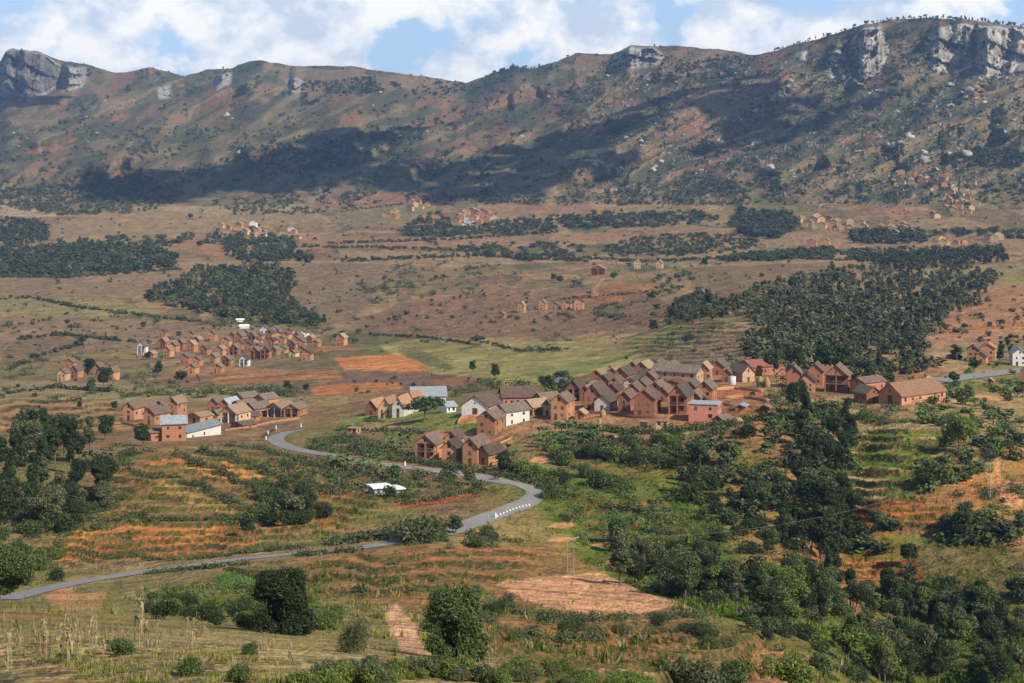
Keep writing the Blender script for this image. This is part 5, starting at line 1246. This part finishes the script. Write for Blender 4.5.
area([(300, 85), (380, 78), (400, 88), (340, 100), (300, 108)], 200, 10, ('round',), ('dark',), FAR, '', clump=(12, .4))
area([(430, 78), (470, 86), (500, 70), (540, 68), (500, 84), (440, 100)], 100, 9, ('round',), ('dark',), FAR, '')
for pts, h in [([(0, 277), (60, 278), (180, 270)], 5), ([(300, 247), (420, 249), (640, 262)], 5), ([(340, 262), (480, 256), (590, 262)], 6), ([(330, 244), (450, 240), (560, 232)], 6), ([(0, 300), (30, 298), (70, 306)], 4),
               ([(20, 340), (60, 335), (120, 341)], 4), ([(370, 335), (430, 338), (470, 344)], 3), ([(640, 262), (760, 258), (900, 262)], 5), ([(560, 300), (650, 292)], 3), ([(340, 212), (400, 205)], 5),
               ([(0, 395), (50, 388), (110, 392)], 3), ([(10, 370), (35, 358), (80, 345)], 4), ([(470, 340), (520, 352), (560, 350)], 3), ([(60, 305), (110, 312), (160, 318), (200, 322)], 4)]:
    hedge_line(pts, h, 2.2, FAR)
# scrub all over the mountains and the plain
def scatter(n, box, h, thr, seed, leaf, diag=False):
    rg = np.random.default_rng(seed); u = rg.uniform(box[0], box[2], n); v = rg.uniform(box[1], box[3], n)
    rd = np.interp(u, us, ridge); sp_ = 1-np.abs(2*fbm((u*.45+v*.9)/34+.3*fbm(u/60, v/40, 31), (u*.9-v*.45)/130, 11, 3)-1); sq_ = 1-np.abs(2*fbm((u*.45+v*.9)/13+.2*fbm(u/40, v/30, 32), (u*.9-v*.45)/55, 13, 2)-1)
    nz = fbm((u*.45+v*.9)/5., (u*.9-v*.45)/17., seed, 4)+.10*(.72-sp_)+.08*(.72-sq_) if diag else fbm(u/7, v/4.5, seed, 4)
    m = (v > rd+2)&(nz+.16*(fbm(u/40, v/20, seed+9, 2)-.5) > thr)
    m &= ~((v > 22)&(fbm((u*.45+v*.9)/9., (u*.9-v*.45)/26., 61, 5) > .62))
    u, v = u[m], v[m]; P_ = VG(u, v); hh = h*(.3+1.5*rg.random(len(u))**2.2)
    return [(0, P_[i], hh[i], 'round', leaf[int(rg.integers(len(leaf)))], '') for i in range(len(u))]
FAR += scatter(30000, (-60, 20, 1090, 205), 6.4, .515, 5, ('dark', 'dark', 'olive'), True)
FAR += scatter(7000, (560, 20, 1090, 205), 5.2, .48, 15, ('dark', 'dark', 'olive'))
FAR += scatter(6500, (-60, 190, 1090, 345), 3.4, .55, 6, ('dark', 'olive'))
KEEPOUT = [[(330, 355), (436, 352), (440, 374), (330, 372)], [(200, 360), (350, 360), (350, 398), (200, 398)], [(380, 345), (470, 335), (680, 330), (600, 372), (560, 384), (490, 384)]]
FAR += [a for a in scatter(3200, (0, 300, 1024, 400), 1.9, .57, 7, ('dark', 'olive', 'mid')) if not any(inpoly(np.array([UC+F*a[1][0]/a[1][1]]), np.array([VH-F*a[1][2]/a[1][1]]), k_)[0] for k_ in KEEPOUT)]
# trees along the crest against the sky
for u in list(np.arange(775, 925, 3.1))+list(np.arange(925, 1024, 2.2))+list(np.arange(486, 545, 1.6))+[562, 575, 85, 21, 160, 398, 411, 420, 266, 640, 655, 170, 178, 222]:
    if random.random() < .8:
        uu = u+random.uniform(-1.5, 1.5); q = VG(np.array([uu]), np.array([np.interp(uu, us, ridge)+random.uniform(.3, 2)]))[0]; hh = random.uniform(4, 11)
        FAR.append((0, q, hh, 'tall' if random.random() < .5 else 'round', 'dark', ''))

def near_enough_road(p):
    for n_, c, nr_, w_, z_ in ROAD_XY[::2]:
        if abs(c[0]-p[0]) < 12 and abs(c[1]-p[1]) < 12 and math.hypot(c[0]-p[0], c[1]-p[1]) < w_/2+1.2: return True
    return False
HOUSES = [(o.location.x, o.location.y, o.rotation_euler.z) for o in COL.objects if o.name.startswith(('house', 'long_house'))]
def clear(p):
    if near_enough_road(p): return False
    for x, y, r in HOUSES:
        dx, dy = p[0]-x, p[1]-y
        if abs(dx) < 9 and abs(dy) < 11 and math.hypot(dx-3.5*math.sin(-r), dy-3.5) < 4.6: return False
    return True
def hidden_ok(p): return True
KO2 = [[(845, 494), (955, 500), (957, 524), (850, 524)], [(838, 554), (902, 556), (904, 588), (842, 588)], [(905, 548), (1000, 548), (1000, 592), (925, 600)], [(853, 432), (950, 430), (905, 500), (853, 498)], [(400, 600), (700, 622), (690, 640), (430, 640)]]
def open_ground(p, h):
    u, v = np.array([UC+F*p[0]/p[1]]), np.array([VH-F*p[2]/p[1]])
    return any(inpoly(u, v, k_)[0] for k_ in KO2[:4]) or (inpoly(u, v, KO2[4])[0] and random.random() < .5)
POOL_T = [a for a in POOL_T if clear(a[1]) and not open_ground(a[1], a[2])]; POOL_B = [a for a in POOL_B if clear(a[1]) and not open_ground(a[1], a[2])]
POOL_T.sort(key=lambda a: -a[0]); POOL_B.sort(key=lambda a: -a[0])
NT_, NB_ = 245, 285
def place_pool(pool, name, cat, nouns, bush):
    for (sz, p, h, kind, leaf, place) in pool:
        n, size, hn = (4200, .27, 8.) if sz > 30 else (1300, .45, 8.) if sz > 14 else (420, .75, 8.)
        if bush: n, size, hn = (1500, .20, 3.) if sz > 14 else (600, .26, 3.)
        pr = proto(kind, hn, n, size, leaf, 20+random.randrange(3))
        o = plant(name, f'{nouns} in {place}'.replace('in the bank', 'on the bank').replace('in the slope', 'on the slope').replace('in the green slope', 'on the green slope').replace('in the hedge', 'in the hedge')
                  , cat, f'{cat}s: {place}', p, pr, h/hn, squash=random.uniform(.85, 1.15))
        s = random.uniform(.85, 1.2); o.scale = (h/hn*s, h/hn*s*random.uniform(.9, 1.1), o.scale[2])
place_pool(POOL_T[:NT_], 'tree', 'tree', 'leafy tree', False)
place_pool(POOL_B[:NB_], 'bush', 'bush', 'green bush', True)
# everything smaller is gathered into masses
LC = {'dark': (.054, .068, .031), 'mid': (.08, .112, .036), 'olive': (.105, .112, .052), 'bright': (.10, .15, .04), 'yellow': (.15, .16, .04)}
LIB = {}
def lib(kind, n, size):
    if (kind, n) not in LIB:
        LIB[(kind, n)] = [leaf_cloud(crown_lobes(kind, 1., 60+i), n, size, 60+i, fill=.45, aspect=1.3)[0] for i in range(5)]
    return LIB[(kind, n)]
def mass(pool, name, label, trunks=False):
    Vs, Cs = [], []
    for (sz, p, h, kind, leaf, place) in pool:
        px = h*F/p[1]
        n, size = (26, .26) if px < 4.5 else (70, .17) if px < 10 else (170, .11)
        T_ = lib(kind, n, size); t_ = T_[random.randrange(5)]; a = random.uniform(0, 6.28); ca, sa = math.cos(a), math.sin(a)
        w = h*random.uniform(.85, 1.5)*(1.15 if kind == 'round' else 1)
        q = np.stack([(t_[:, 0]*ca-t_[:, 1]*sa)*w, (t_[:, 0]*sa+t_[:, 1]*ca)*w, t_[:, 2]*h-(.28*h if h < 9 else .12*h)], 1)+p
        if px > 5 and h > 4.5:
            r_ = .018*h+.04; z_ = p[2]-.5; zt = p[2]+h*.55
            for dx_, dy_ in ((r_, 0), (0, r_)):
                Vs.append(np.array([(p[0]-dx_, p[1]-dy_, z_), (p[0]+dx_, p[1]+dy_, z_), (p[0]+dx_*.6, p[1]+dy_*.6, zt), (p[0]-dx_*.6, p[1]-dy_*.6, zt)])); Cs.append(np.full((4, 3), (.24, .21, .17)))
        Vs.append(q); c = np.array(LC[leaf])*random.uniform(.75, 1.3); Cs.append(np.repeat(c[None], len(q), 0))
    V = np.vstack(Vs); return tag(mesh_np(name, V, np.arange(len(V)).reshape(-1, 4), M_mass, col=np.vstack(Cs)), label, 'woods' if 'wood' in name else 'scrub', kind='stuff')
mass(POOL_T[NT_:], 'woods', 'woodland canopy of the great wood and smaller trees of the middle distance')
mass(POOL_B[NB_:], 'undergrowth', 'low bushes filling banks, ravines and hedges of the valley')
mass(FAR, 'scrub_vegetation', 'dark scrub, far woods and hedges over the plain and the mountains')
# ------------------------------------------------------------------ banana plants
def banana_mesh(seed):
    rg = random.Random(seed); V = []; Fc = []
    for i in range(9):
        a = rg.uniform(0, 6.28); L = rg.uniform(1.3, 2.0); tilt = rg.uniform(.5, 1.3); ca, sa = math.cos(a), math.sin(a); w = rg.uniform(.22, .34)
        prev = None; n0 = len(V)
        for k in range(6):
            s = k/5; r = L*s*math.cos(tilt*(1-s*.9)); z = 1.7+L*s*math.sin(tilt)*(1-.75*s*s); ww = w*math.sin(min(1, s*1.2+.12)*math.pi*.93)+.02
            V += [(r*ca-ww*sa, r*sa+ww*ca, z-.06), (r*ca, r*sa, z), (r*ca+ww*sa, r*sa-ww*ca, z-.06)]
        for k in range(5):
            b = n0+3*k; Fc += [(b, b+1, b+4, b+3), (b+1, b+2, b+5, b+4)]
    return mesh_np('leaves', V, Fc, ML['banana'], link=False)
BM = [banana_mesh(i) for i in range(3)]; BS = MB().tube((0, 0, -.4), (0, 0, 1.8), .16, .10, 8).build('stem', flat('green_stem', (.16, .19, .07)), link=False)
def bananas(poly, n, place, seed):
    rg = random.Random(seed); x0, x1 = min(p[0] for p in poly), max(p[0] for p in poly); y0, y1 = min(p[1] for p in poly), max(p[1] for p in poly); k = 0
    for _ in range(n*8):
        if k >= n: break
        u, v = rg.uniform(x0, x1), rg.uniform(y0, y1)
        if not inpoly(np.array([u]), np.array([v]), poly)[0]: continue
        p = G(u, v)
        if not clear(p): continue
        o = empty('banana_plant', p, rg.uniform(0, 6.28)); s = rg.uniform(.8, 1.35); o.scale = (s, s, s); tag(o, f'bright banana plant {place}', 'banana plant', f'banana plants {place}')
        for nm_, me in (('leaves', BM[k % 3]), ('stem', BS)):
            c = bpy.data.objects.new(nm_, me); COL.objects.link(c); c.parent = o
        k += 1
bananas([(530, 440), (560, 428), (605, 432), (590, 448), (560, 456), (530, 455)], 46, 'on the slope below the tall orange gable', 1)
bananas([(372, 440), (412, 442), (412, 454), (375, 452)], 16, 'left of the orange verandah house', 2)
bananas([(318, 462), (345, 462), (390, 470), (385, 476), (330, 472)], 26, 'in the row under the road', 3)
bananas([(478, 452), (515, 455), (545, 470), (520, 478), (490, 470)], 16, 'on the bank right of the orange gables', 4)
bananas([(985, 420), (1020, 425), (1024, 440), (990, 440)], 14, 'on the upper right slope', 5)
bananas([(765, 425), (800, 415), (812, 430), (775, 440)], 16, 'under the right hamlet', 6)
bananas([(720, 468), (745, 470), (740, 480), (722, 480)], 8, 'in the middle of the gully', 7)

# ------------------------------------------------------------------ haystacks, tank, posts, poles
t = NT('straw'); P = t.coord(); t.link(t.mix(t.maprange(t.noise(P, 3, 5, .7), .3, .7, 0, 1), (.40, .29, .14), (.27, .19, .10)), t.b.inputs['Base Color']); t.bump(t.noise(P, 9, 4), .8, .1); M_straw = t.m
def lathe(prof, k, seed=0, wob=0.):
    rg = random.Random(seed); V = []; Fc = []
    for r, z in prof:
        for i in range(k): q = r*(1+rg.uniform(-wob, wob)); V.append((q*math.cos(6.2832*i/k), q*math.sin(6.2832*i/k), z+rg.uniform(-wob, wob)*.4))
    for j in range(len(prof)-1):
        for i in range(k): Fc.append((j*k+i, j*k+(i+1) % k, (j+1)*k+(i+1) % k, (j+1)*k+i))
    return V, Fc
for u, v, hp, wp, lab in [(599.5, 431, 13, 6, 'tall narrow haystack on the terrace before the white gabled house'), (603, 417, 8, 6, 'rounded haystack against the terrace wall'), (656, 432, 7.5, 14, 'broad low round haystack before the outhouses'),
                          (760, 387, 11, 7, 'left one of two upright haystacks right of the cream gable'), (767, 387, 10.5, 6.5, 'right one of two upright haystacks right of the cream gable'),
                          (711, 384, 9, 4, 'slim haystack behind the brick gable near the water tank'), (738, 424, 7, 11, 'low haystack between the shed and the gully edge')]:
    p = G(u, v); k = p[1]/F; h, r = hp*k, wp*k/2
    V, Fc = lathe([(r*.8, -.5), (r*.98, h*.1), (r, h*.35), (r*.86, h*.62), (r*.55, h*.85), (r*.2, h*.97), (.02, h)], 14, int(u), .07)
    o = mesh_np('haystack', V, Fc, M_straw, smooth=True); o.location = p; tag(o, lab, 'haystack', 'haystacks of the village')
p = G(732.3, 384.5); tk = empty('water_tank', p); tag(tk, 'white round water tank standing beside the cream gable', 'tank')
V, Fc = lathe([(1.15, 0.02), (1.2, .1), (1.2, 2.5), (1.1, 2.62)], 20); o = mesh_np('barrel', V, Fc, MW['white'], parent=tk, smooth=True)
V, Fc = lathe([(1.24, 2.58), (1.24, 2.68), (.4, 2.85), (.01, 2.86)], 20); mesh_np('lid', V, Fc, MW['white'], parent=tk)
M_conc = flat('painted_stone', (.72, .71, .68))
road_pts = [(c, nr_, z_) for n_, c, nr_, w_, z_ in ROAD_XY if n_ == 'road']
def post_at(u, v, h=.9, lab='', grp=None, r=.13):
    p = G(u, v); o = MB().tube((0, 0, -.3), (0, 0, h), r*1.15, r, 8).tube((0, 0, h-.001), (0, 0, h+.06), r, r*.5, 8)
    o.v = o.v; ob = o.build('guard_stone', M_conc); ob.location = p; tag(ob, lab, 'guard stone', grp); return ob
G1 = 'white guard stones round the lower bend'
for i in range(11):
    s = i/10; u, v = 497+32*s, 515.5-11*s-1.5*math.sin(s*3)
    m = MB().box(-.2, .2, -.11, .11, -.3, .42); ob = m.build('guard_stone', M_conc); ob.location = G(u, v+1.5); ob.rotation_euler = (0, 0, .6); tag(ob, 'low white guard stone on the outer edge of the lower bend', 'guard stone', G1)
for u, v, lab in [(268, 434, 'white guard stone left of the upper bend, lower one'), (266, 440, 'white guard stone lowest before the upper bend'), (276, 429, 'white guard stone behind the upper bend'), (301, 427, 'white guard stone where the road vanishes'),
                  (495.5, 518, 'taller white marker stone at the start of the lower bend'), (405, 466, 'white stone on the verge above the concrete hut')]:
    post_at(u, v, 1.05, lab, 'single white guard stones', .2)
M_pole = flat('weathered_pole', (.27, .25, .22)); M_wire = flat('wire_grey', (.25, .25, .24))
def power_pole(u, v, hp, lab, arm=True, lean=0):
    p = G(u, v); h = hp*p[1]/F; o = empty('power_pole', p, .6); tag(o, lab, 'power pole', 'power poles')
    MB().tube((0, 0, -.8), (0, 0, h), .13, .08, 8).build('pole', M_pole, o)
    if arm:
        MB().box(-1.2, 1.2, -.07, .07, h-.45, h-.3).build('crossarm', M_pole, o)
        for x in (-1.1, 0, 1.1): MB().tube((x, .0, h-.3), (x, 0, h-.08), .06, .04, 6).build('insulator', M_conc, o)
    return Vector(p)+Vector((0, 0, h-.15))
a = power_pole(573.5, 576, 40, 'grey power pole with a crossarm rising at the edge of the bare red field')
power_pole(567, 572, 30, 'thin dark pole left of the grey power pole', False)
b = power_pole(990, 500, 38, 'power pole hidden among trees right of the red terraces')
c_ = power_pole(151, 383, 29, 'tall pale pole below the left hillside village', False)
power_pole(957, 366, 12, 'thin pole by the pale road before the conical tree', False)
def wire(a, b, sag, lab):
    m = MB(); n = 26; pts = [a.lerp(b, i/n)-Vector((0, 0, sag*4*(i/n)*(1-i/n))) for i in range(n+1)]
    for i in range(n): m.tube(pts[i], pts[i+1], .009, .009, 4)
    tag(m.build('power_line', M_wire), lab, 'cable', 'wires of the power line')
for dx, w_ in ((-1, 'front'), (1, 'rear')): wire(a+Vector((dx, dx*.7, 0)), b+Vector((dx, dx*.7, 0)), 5, f'{w_} wire strung over the gully from the grey power pole')

# ------------------------------------------------------------------ motorcyclist on the road
def skin_body(name, chain, mat, parent=None, sub=2):
    """chain: {joint: ((x,y,z), radius, parent joint)}"""
    keys = list(chain); me = bpy.data.meshes.new(name); me.from_pydata([chain[k][0] for k in keys], [(keys.index(chain[k][2]), keys.index(k)) for k in keys if chain[k][2]], [])
    o = bpy.data.objects.new(name, me); COL.objects.link(o); md = o.modifiers.new('s', 'SKIN'); me.skin_vertices
    for i, k in enumerate(keys): me.skin_vertices[0].data[i].radius = (chain[k][1],)*2
    me.skin_vertices[0].data[0].use_root = True
    m2 = o.modifiers.new('d', 'SUBSURF'); m2.levels = m2.render_levels = sub; me.materials.append(mat)
    if parent: o.parent = parent
    return o
p = G(495.5, 480.2); RZ = math.radians(75)
mb = empty('motorcycle', (p[0], p[1], p[2]+.12), RZ); tag(mb, 'dark motorcycle riding along the grey road above the bend', 'motorcycle')
M_blk = flat('black_rubber', (.02, .02, .02), .7); M_met = flat('dark_metal', (.05, .05, .06), .35)
for y in (-.68, .68):
    V = []; Fc = []
    for i in range(20):
        A = 6.2832*i/20
        for j in range(6):
            B_ = 6.2832*j/6; r = .28+.055*math.cos(B_); V.append((.055*math.sin(B_), y+r*math.cos(A), .33+r*math.sin(A)))
    for i in range(20):
        for j in range(6): Fc.append((i*6+j, i*6+(j+1) % 6, ((i+1) % 20)*6+(j+1) % 6, ((i+1) % 20)*6+j))
    wh = mesh_np('wheel', V, Fc, M_blk, parent=mb, smooth=True)
MB().tube((0, -.68, .33), (0, -.45, .95), .05, .04).tube((0, -.45, .95), (0, .1, .75), .09, .12).tube((0, .1, .6), (0, .68, .33), .06, .05).tube((0, -.3, .4), (0, .2, .4), .16, .16, 8).build('chassis', M_met, mb)
MB().tube((0, -.35, .86), (0, .05, .84), .15, .12, 8).build('fuel_tank', MR['red'], mb)
MB().box(-.13, .13, .02, .62, .78, .88).build('seat', M_blk, mb)
MB().tube((-.36, -.42, 1.05), (.36, -.42, 1.05), .025, .025).build('handlebar', M_met, mb)
M_cl = flat('dark_clothes', (.03, .035, .05)); M_skin = flat('brown_skin', (.16, .085, .055))
ch = {'hip': ((0, .22, .98), .15, None), 'waist': ((0, .18, 1.15), .14, 'hip'), 'chest': ((0, .08, 1.38), .17, 'waist'), 'neck': ((0, .02, 1.56), .06, 'chest'), 'head': ((0, -.02, 1.72), .105, 'neck'), 'crown': ((0, -.02, 1.82), .07, 'head')}
for s, n_ in ((-1, 'l'), (1, 'r')):
    ch['sh'+n_] = ((s*.2, .07, 1.46), .075, 'chest'); ch['el'+n_] = ((s*.32, -.12, 1.25), .05, 'sh'+n_); ch['ha'+n_] = ((s*.33, -.38, 1.09), .035, 'el'+n_)
    ch['th'+n_] = ((s*.13, .15, .95), .1, 'hip'); ch['kn'+n_] = ((s*.2, -.18, .82), .07, 'th'+n_); ch['an'+n_] = ((s*.2, .08, .42), .045, 'kn'+n_); ch['to'+n_] = ((s*.2, -.08, .36), .04, 'an'+n_)
rd = skin_body('person', ch, M_cl); rd.location = mb.location; rd.rotation_euler = (0, 0, RZ); tag(rd, 'person in dark clothes riding the motorcycle along the road', 'person')
V, Fc = lathe([(.02, 1.90), (.08, 1.885), (.125, 1.82), (.135, 1.73), (.12, 1.66), (.10, 1.64)], 14); V = [(x, y-.02, z) for x, y, z in V]
mesh_np('helmet', V, Fc, M_blk, parent=rd, smooth=True)

# ------------------------------------------------------------------ maize stalks on the near hill
def stalk_mesh(seed):
    rg = random.Random(seed); V = []; Fc = []; h = rg.uniform(1.3, 2.3); bx = rg.uniform(-.25, .25); by = rg.uniform(-.2, .2)
    m = MB(); pts = [(bx*(k/4)**2*h*.5, by*(k/4)**2*h*.5, h*k/4-.05*(k == 0)) for k in range(5)]
    for k in range(4): m.tube(pts[k], pts[k+1], .022-.003*k, .022-.003*(k+1), 5)
    st = m.build('stem', M_drystem, link=False)
    for i in range(9):
        z = h*rg.uniform(.25, .97); a = rg.uniform(0, 6.28); L = rg.uniform(.35, .7); ca, sa = math.cos(a), math.sin(a); w = .06+.05*rg.random(); n0 = len(V); f = (z/h)**2*.5
        ox, oy = bx*f*h, by*f*h
        for k in range(5):
            s = k/4; r = L*.45*math.sin(s*1.9); zz = z+L*(.35*math.sin(s*2.2)-.95*s*s); V += [(ox+r*ca-w*(1-s*.8)*sa, oy+r*sa+w*(1-s*.8)*ca, zz), (ox+r*ca+w*(1-s*.8)*sa, oy+r*sa-w*(1-s*.8)*ca, zz+.02)]
        for k in range(4): Fc.append((n0+2*k, n0+2*k+1, n0+2*k+3, n0+2*k+2))
    return st, mesh_np('leaves', V, Fc, ML['dry'], link=False)
M_drystem = flat('dry_stem', (.33, .25, .14)); SM = [stalk_mesh(i) for i in range(8)]
rg = random.Random(5); k = 0
while k < 95:
    if rg.random() < .65: u = rg.uniform(0, 190)+rg.gauss(0, 14); v = rg.uniform(620, 664)+rg.gauss(0, 4)
    else: u = rg.uniform(0, 500); v = rg.uniform(640, 680)
    if u < -4: continue
    p = VG(np.array([u]), np.array([v]))[0]
    if p[1] > 118 or p[1] < 60: continue
    o = empty('maize_stalk', p, rg.uniform(0, 6.28)); s = rg.uniform(.6, 1.15) if rg.random() < .3 else rg.uniform(.35, .7); o.scale = (s, s, s)
    if k == 0: 
        q = VG(np.array([139]), np.array([648]))[0]; o.location = q; o.scale = (1.3, 1.3, 1.5)
    tag(o, 'tallest bleached maize stalk standing in the stubble by the slope' if k == 0 else 'dry pale maize stalk with drooping leaves in the near stubble field', 'maize plant', None if k == 0 else 'dry maize stalks of the near field')
    st, lv = SM[k % 8]
    for nm_, me in (('stem', st), ('leaves', lv)):
        c = bpy.data.objects.new(nm_, me); COL.objects.link(c); c.parent = o
    k += 1

# ------------------------------------------------------------------ leafy shrubs along the bottom edge
rg = random.Random(11); k = 0
for i in range(100):
    u = rg.uniform(300, 660); v = 692-19*math.exp(-((u-430)/60)**2)-15*math.exp(-((u-545)/60)**2)-8*math.exp(-((u-340)/40)**2)+rg.uniform(-5, 8)
    p = VG(np.array([u]), np.array([v]))[0]; h = rg.uniform(.4, 1.05)
    pr = proto('bush', 3., 2600, .19, 'bright' if rg.random() < .6 else 'olive', 40+i % 4)
    plant('bush', 'bright leafy shrub of the green thicket along the bottom edge of the picture', 'bush', 'shrubs of the near green thicket', p, pr, h/3.)
for u, v, h, leaf in [(190, 676, .9, 'mid'), (240, 682, .8, 'mid'), (340, 684, 1., 'bright'), (470, 660, 1.1, 'bright'), (700, 690, 2.6, 'olive'), (735, 684, 2.4, 'mid'), (680, 680, 2.2, 'mid'), (790, 686, 3.5, 'bright'), (250, 655, .7, 'mid'), (120, 655, .9, 'mid')]:
    p = VG(np.array([u]), np.array([v]))[0]
    plant('bush', 'weedy shrub growing scattered on the near field edge', 'bush', 'weeds of the near field', p, proto('bush', 3., 2600, .19, leaf, 41), h/3.)

# ------------------------------------------------------------------ grass and weeds
def tufts(n, box, hm, seed, name, label, dmax=520, blades=6, dmin=0, nmin=.40):
    rg = np.random.default_rng(seed); u = rg.uniform(box[0], box[2], n); v = box[1]+(box[3]-box[1])*rg.random(n)
    P_ = VG(u, v); 
    # colour of the ground below
    j = np.clip(np.searchsorted(us, u), 0, NU-1); row = np.clip(np.round(VLOW-v).astype(int), 0, len(vr)-1)+nf
    c = C[row, j]; green = c[:, 1]/c[:, 0]; nn = fbm(P_[:, 0]/3., P_[:, 1]/6., seed, 3)
    keep = (P_[:, 1] < dmax) & (P_[:, 1] > dmin) & (rg.random(n) < np.clip((green-.62)*2.2, .05, 1)) & (nn > nmin)
    keep &= polydist(u, v, ROAD_PX) > 5
    u, v, P_, c, nn = u[keep], v[keep], P_[keep], c[keep], nn[keep]; n = len(u)
    hh = hm*rg.uniform(.4, 1.3, n)*np.clip((nn-.30)*4, .4, 1.6)
    V = []
    for b in range(blades):
        a = rg.uniform(0, 6.28, n); o_ = np.stack([np.cos(a), np.sin(a)], 1)*(hh*.5)[:, None]*rg.random((n, 1)); a2 = rg.uniform(0, 6.28, n); w = hh*rg.uniform(.12, .3, n)
        base = P_.copy(); base[:, :2] += o_; s = np.stack([np.cos(a2)*w, np.sin(a2)*w, 0*w], 1); up = np.stack([rg.normal(size=n)*hh*.3, rg.normal(size=n)*hh*.3, hh*rg.uniform(.7, 1.1, n)], 1)
        V.append(np.stack([base-s*.5-[0, 0, .1], base+s*.5-[0, 0, .1], base+s*.10+up, base-s*.10+up*.9], 1))
    V = np.stack(V, 1).reshape(-1, 3)
    gc = c*np.array([.60, .84, .40])+np.array([.006, .022, .0]); gc *= rg.uniform(.6, 1.25, (n, 1)); dry = rg.random(n) < (.5 if dmax < 200 else .22); gc[dry] = np.array([.28, .22, .11])*rg.uniform(.7, 1.2, (dry.sum(), 1))
    return tag(mesh_np(name, V, np.arange(len(V)).reshape(-1, 4), M_mass, col=np.repeat(gc, blades*4, 0)), label, 'grass', kind='stuff')
tufts(110000, (-10, 415, 1034, 615), .42, 3, 'grass', 'tufts of grass and weeds over the valley slopes')
tufts(80000, (-10, 600, 1034, 684), .15, 4, 'grass', 'short weeds and stubble on the near hill', dmax=170, nmin=.3)
tufts(36000, (300, 575, 1034, 684), .5, 8, 'grass', 'grass tufts on the slopes below the red field', dmax=420, dmin=150)

# ------------------------------------------------------------------ pale boulders on the mountain
rg = random.Random(21); BO = []
for i in range(5):
    iv, fc = ico(2); q = iv*(1+.75*(vnoise(iv[:, :1]*2.1+i*3, iv[:, 1:2]*2.1+iv[:, 2:3]*1.9, i)-.5)*2)*np.array([1.2, 1, .9]); BO.append(q)
t = NT('pale_granite'); P = t.coord(); t.link(t.mix(t.maprange(t.noise(P, .4, 6, .7), .35, .65, 0, 1), (.24, .23, .22), (.50, .47, .42)), t.b.inputs['Base Color']); M_gran = t.m
BOM = [mesh_np('boulder', q, ico(2)[1], M_gran, link=False) for q in BO]
k = 0
while k < 150:
    u = rg.uniform(560, 1024) if rg.random() < .74 else rg.uniform(0, 560); v = rg.uniform(70, 178); rdg = float(np.interp(u, us, ridge))
    if v < rdg+12 or fbm(np.array([u/22.]), np.array([v/10.]), 55, 3)[0] < .53: continue
    o = bpy.data.objects.new('boulder', BOM[k % 5]); COL.objects.link(o); s = 1.6+5.5*rg.random()**3.2
    o.location = VG(np.array([u]), np.array([v]))[0]+[0, 0, s*.25]; o.scale = (s, s*rg.uniform(.7, 1.1), s*rg.uniform(.6, 1.1)); o.rotation_euler = (0, 0, rg.uniform(0, 6.28))
    tag(o, 'pale granite boulder lying on the scrubby mountain slope', 'boulder', 'boulders strewn over the mountain'); k += 1
# ------------------------------------------------------------------ low mud walls round the yards
def yard_wall(pts, h, lab):
    c = [Vector(G(u, v)) for u, v in pts]; V = []; Fc = []; th = .3
    fine = []
    for a_, b_ in zip(c[:-1], c[1:]):
        n = max(2, int((b_-a_).length/2.5)); fine += [a_.lerp(b_, i/n) for i in range(n)]
    fine.append(c[-1])
    for i, q in enumerate(fine):
        d = (fine[min(i+1, len(fine)-1)]-fine[max(i-1, 0)]); d.z = 0; d.normalize(); nn = Vector((d.y, -d.x, 0))*th/2; z = GZ(q.x, q.y); hh = h*random.uniform(.45, .8)
        for s_, zz in ((-1, z-.6), (-1, z+hh), (1, z+hh), (1, z-.6)): V.append((q.x+s_*nn.x, q.y+s_*nn.y, zz))
    for i in range(len(fine)-1):
        for j in range(4): Fc.append((i*4+j, i*4+(j+1) % 4, (i+1)*4+(j+1) % 4, (i+1)*4+j))
    m_ = len(fine)-1; Fc += [(0, 3, 2, 1), (m_*4, m_*4+1, m_*4+2, m_*4+3)]
    tag(mesh_np('mud_wall', V, Fc, MW['orange' if random.random() < .5 else 'brick']), lab, 'wall', 'low mud walls of the yards')
for pts, h, lab in [([(583, 413), (610, 414), (634, 418), (662, 419)], 1.3, 'long low mud wall running before the white gabled house'), ([(545, 422), (552, 424), (572, 423)], 1.0, 'low mud wall under the tall orange gable'),
                    ([(714, 391), (735, 389), (762, 392)], 1.6, 'red mud wall on the upper terrace under the water tank'), ([(722, 399), (745, 398), (768, 402)], 1.4, 'red mud wall on the middle terrace right of the pink house'),
                    ([(724, 406), (750, 407), (768, 409)], 1.2, 'low brown wall on the lowest terrace right of the pink house'), ([(475, 440), (492, 442), (505, 437), (515, 430)], 1.4, 'mud wall by the footpath below the white long house'),
                    ([(490, 449), (502, 443), (512, 438)], 1.0, 'small mud wall left of the footpath'), ([(425, 436), (440, 433), (462, 434)], 1.5, 'orange earth wall behind the roadside gables'),
                    ([(458, 424), (462, 418), (478, 417)], 1.2, 'mud wall before the large white barn'), ([(110, 423), (122, 424), (140, 428)], .9, 'low mud wall before the leftmost houses of the lower hamlet'),
                    ([(225, 431), (250, 427), (282, 421), (300, 419)], 1.0, 'long mud wall below the pale verandah houses'), ([(780, 396), (800, 398), (822, 399)], 1.0, 'mud wall before the small orange gable of the right hamlet')]:
    yard_wall(pts, h, lab)
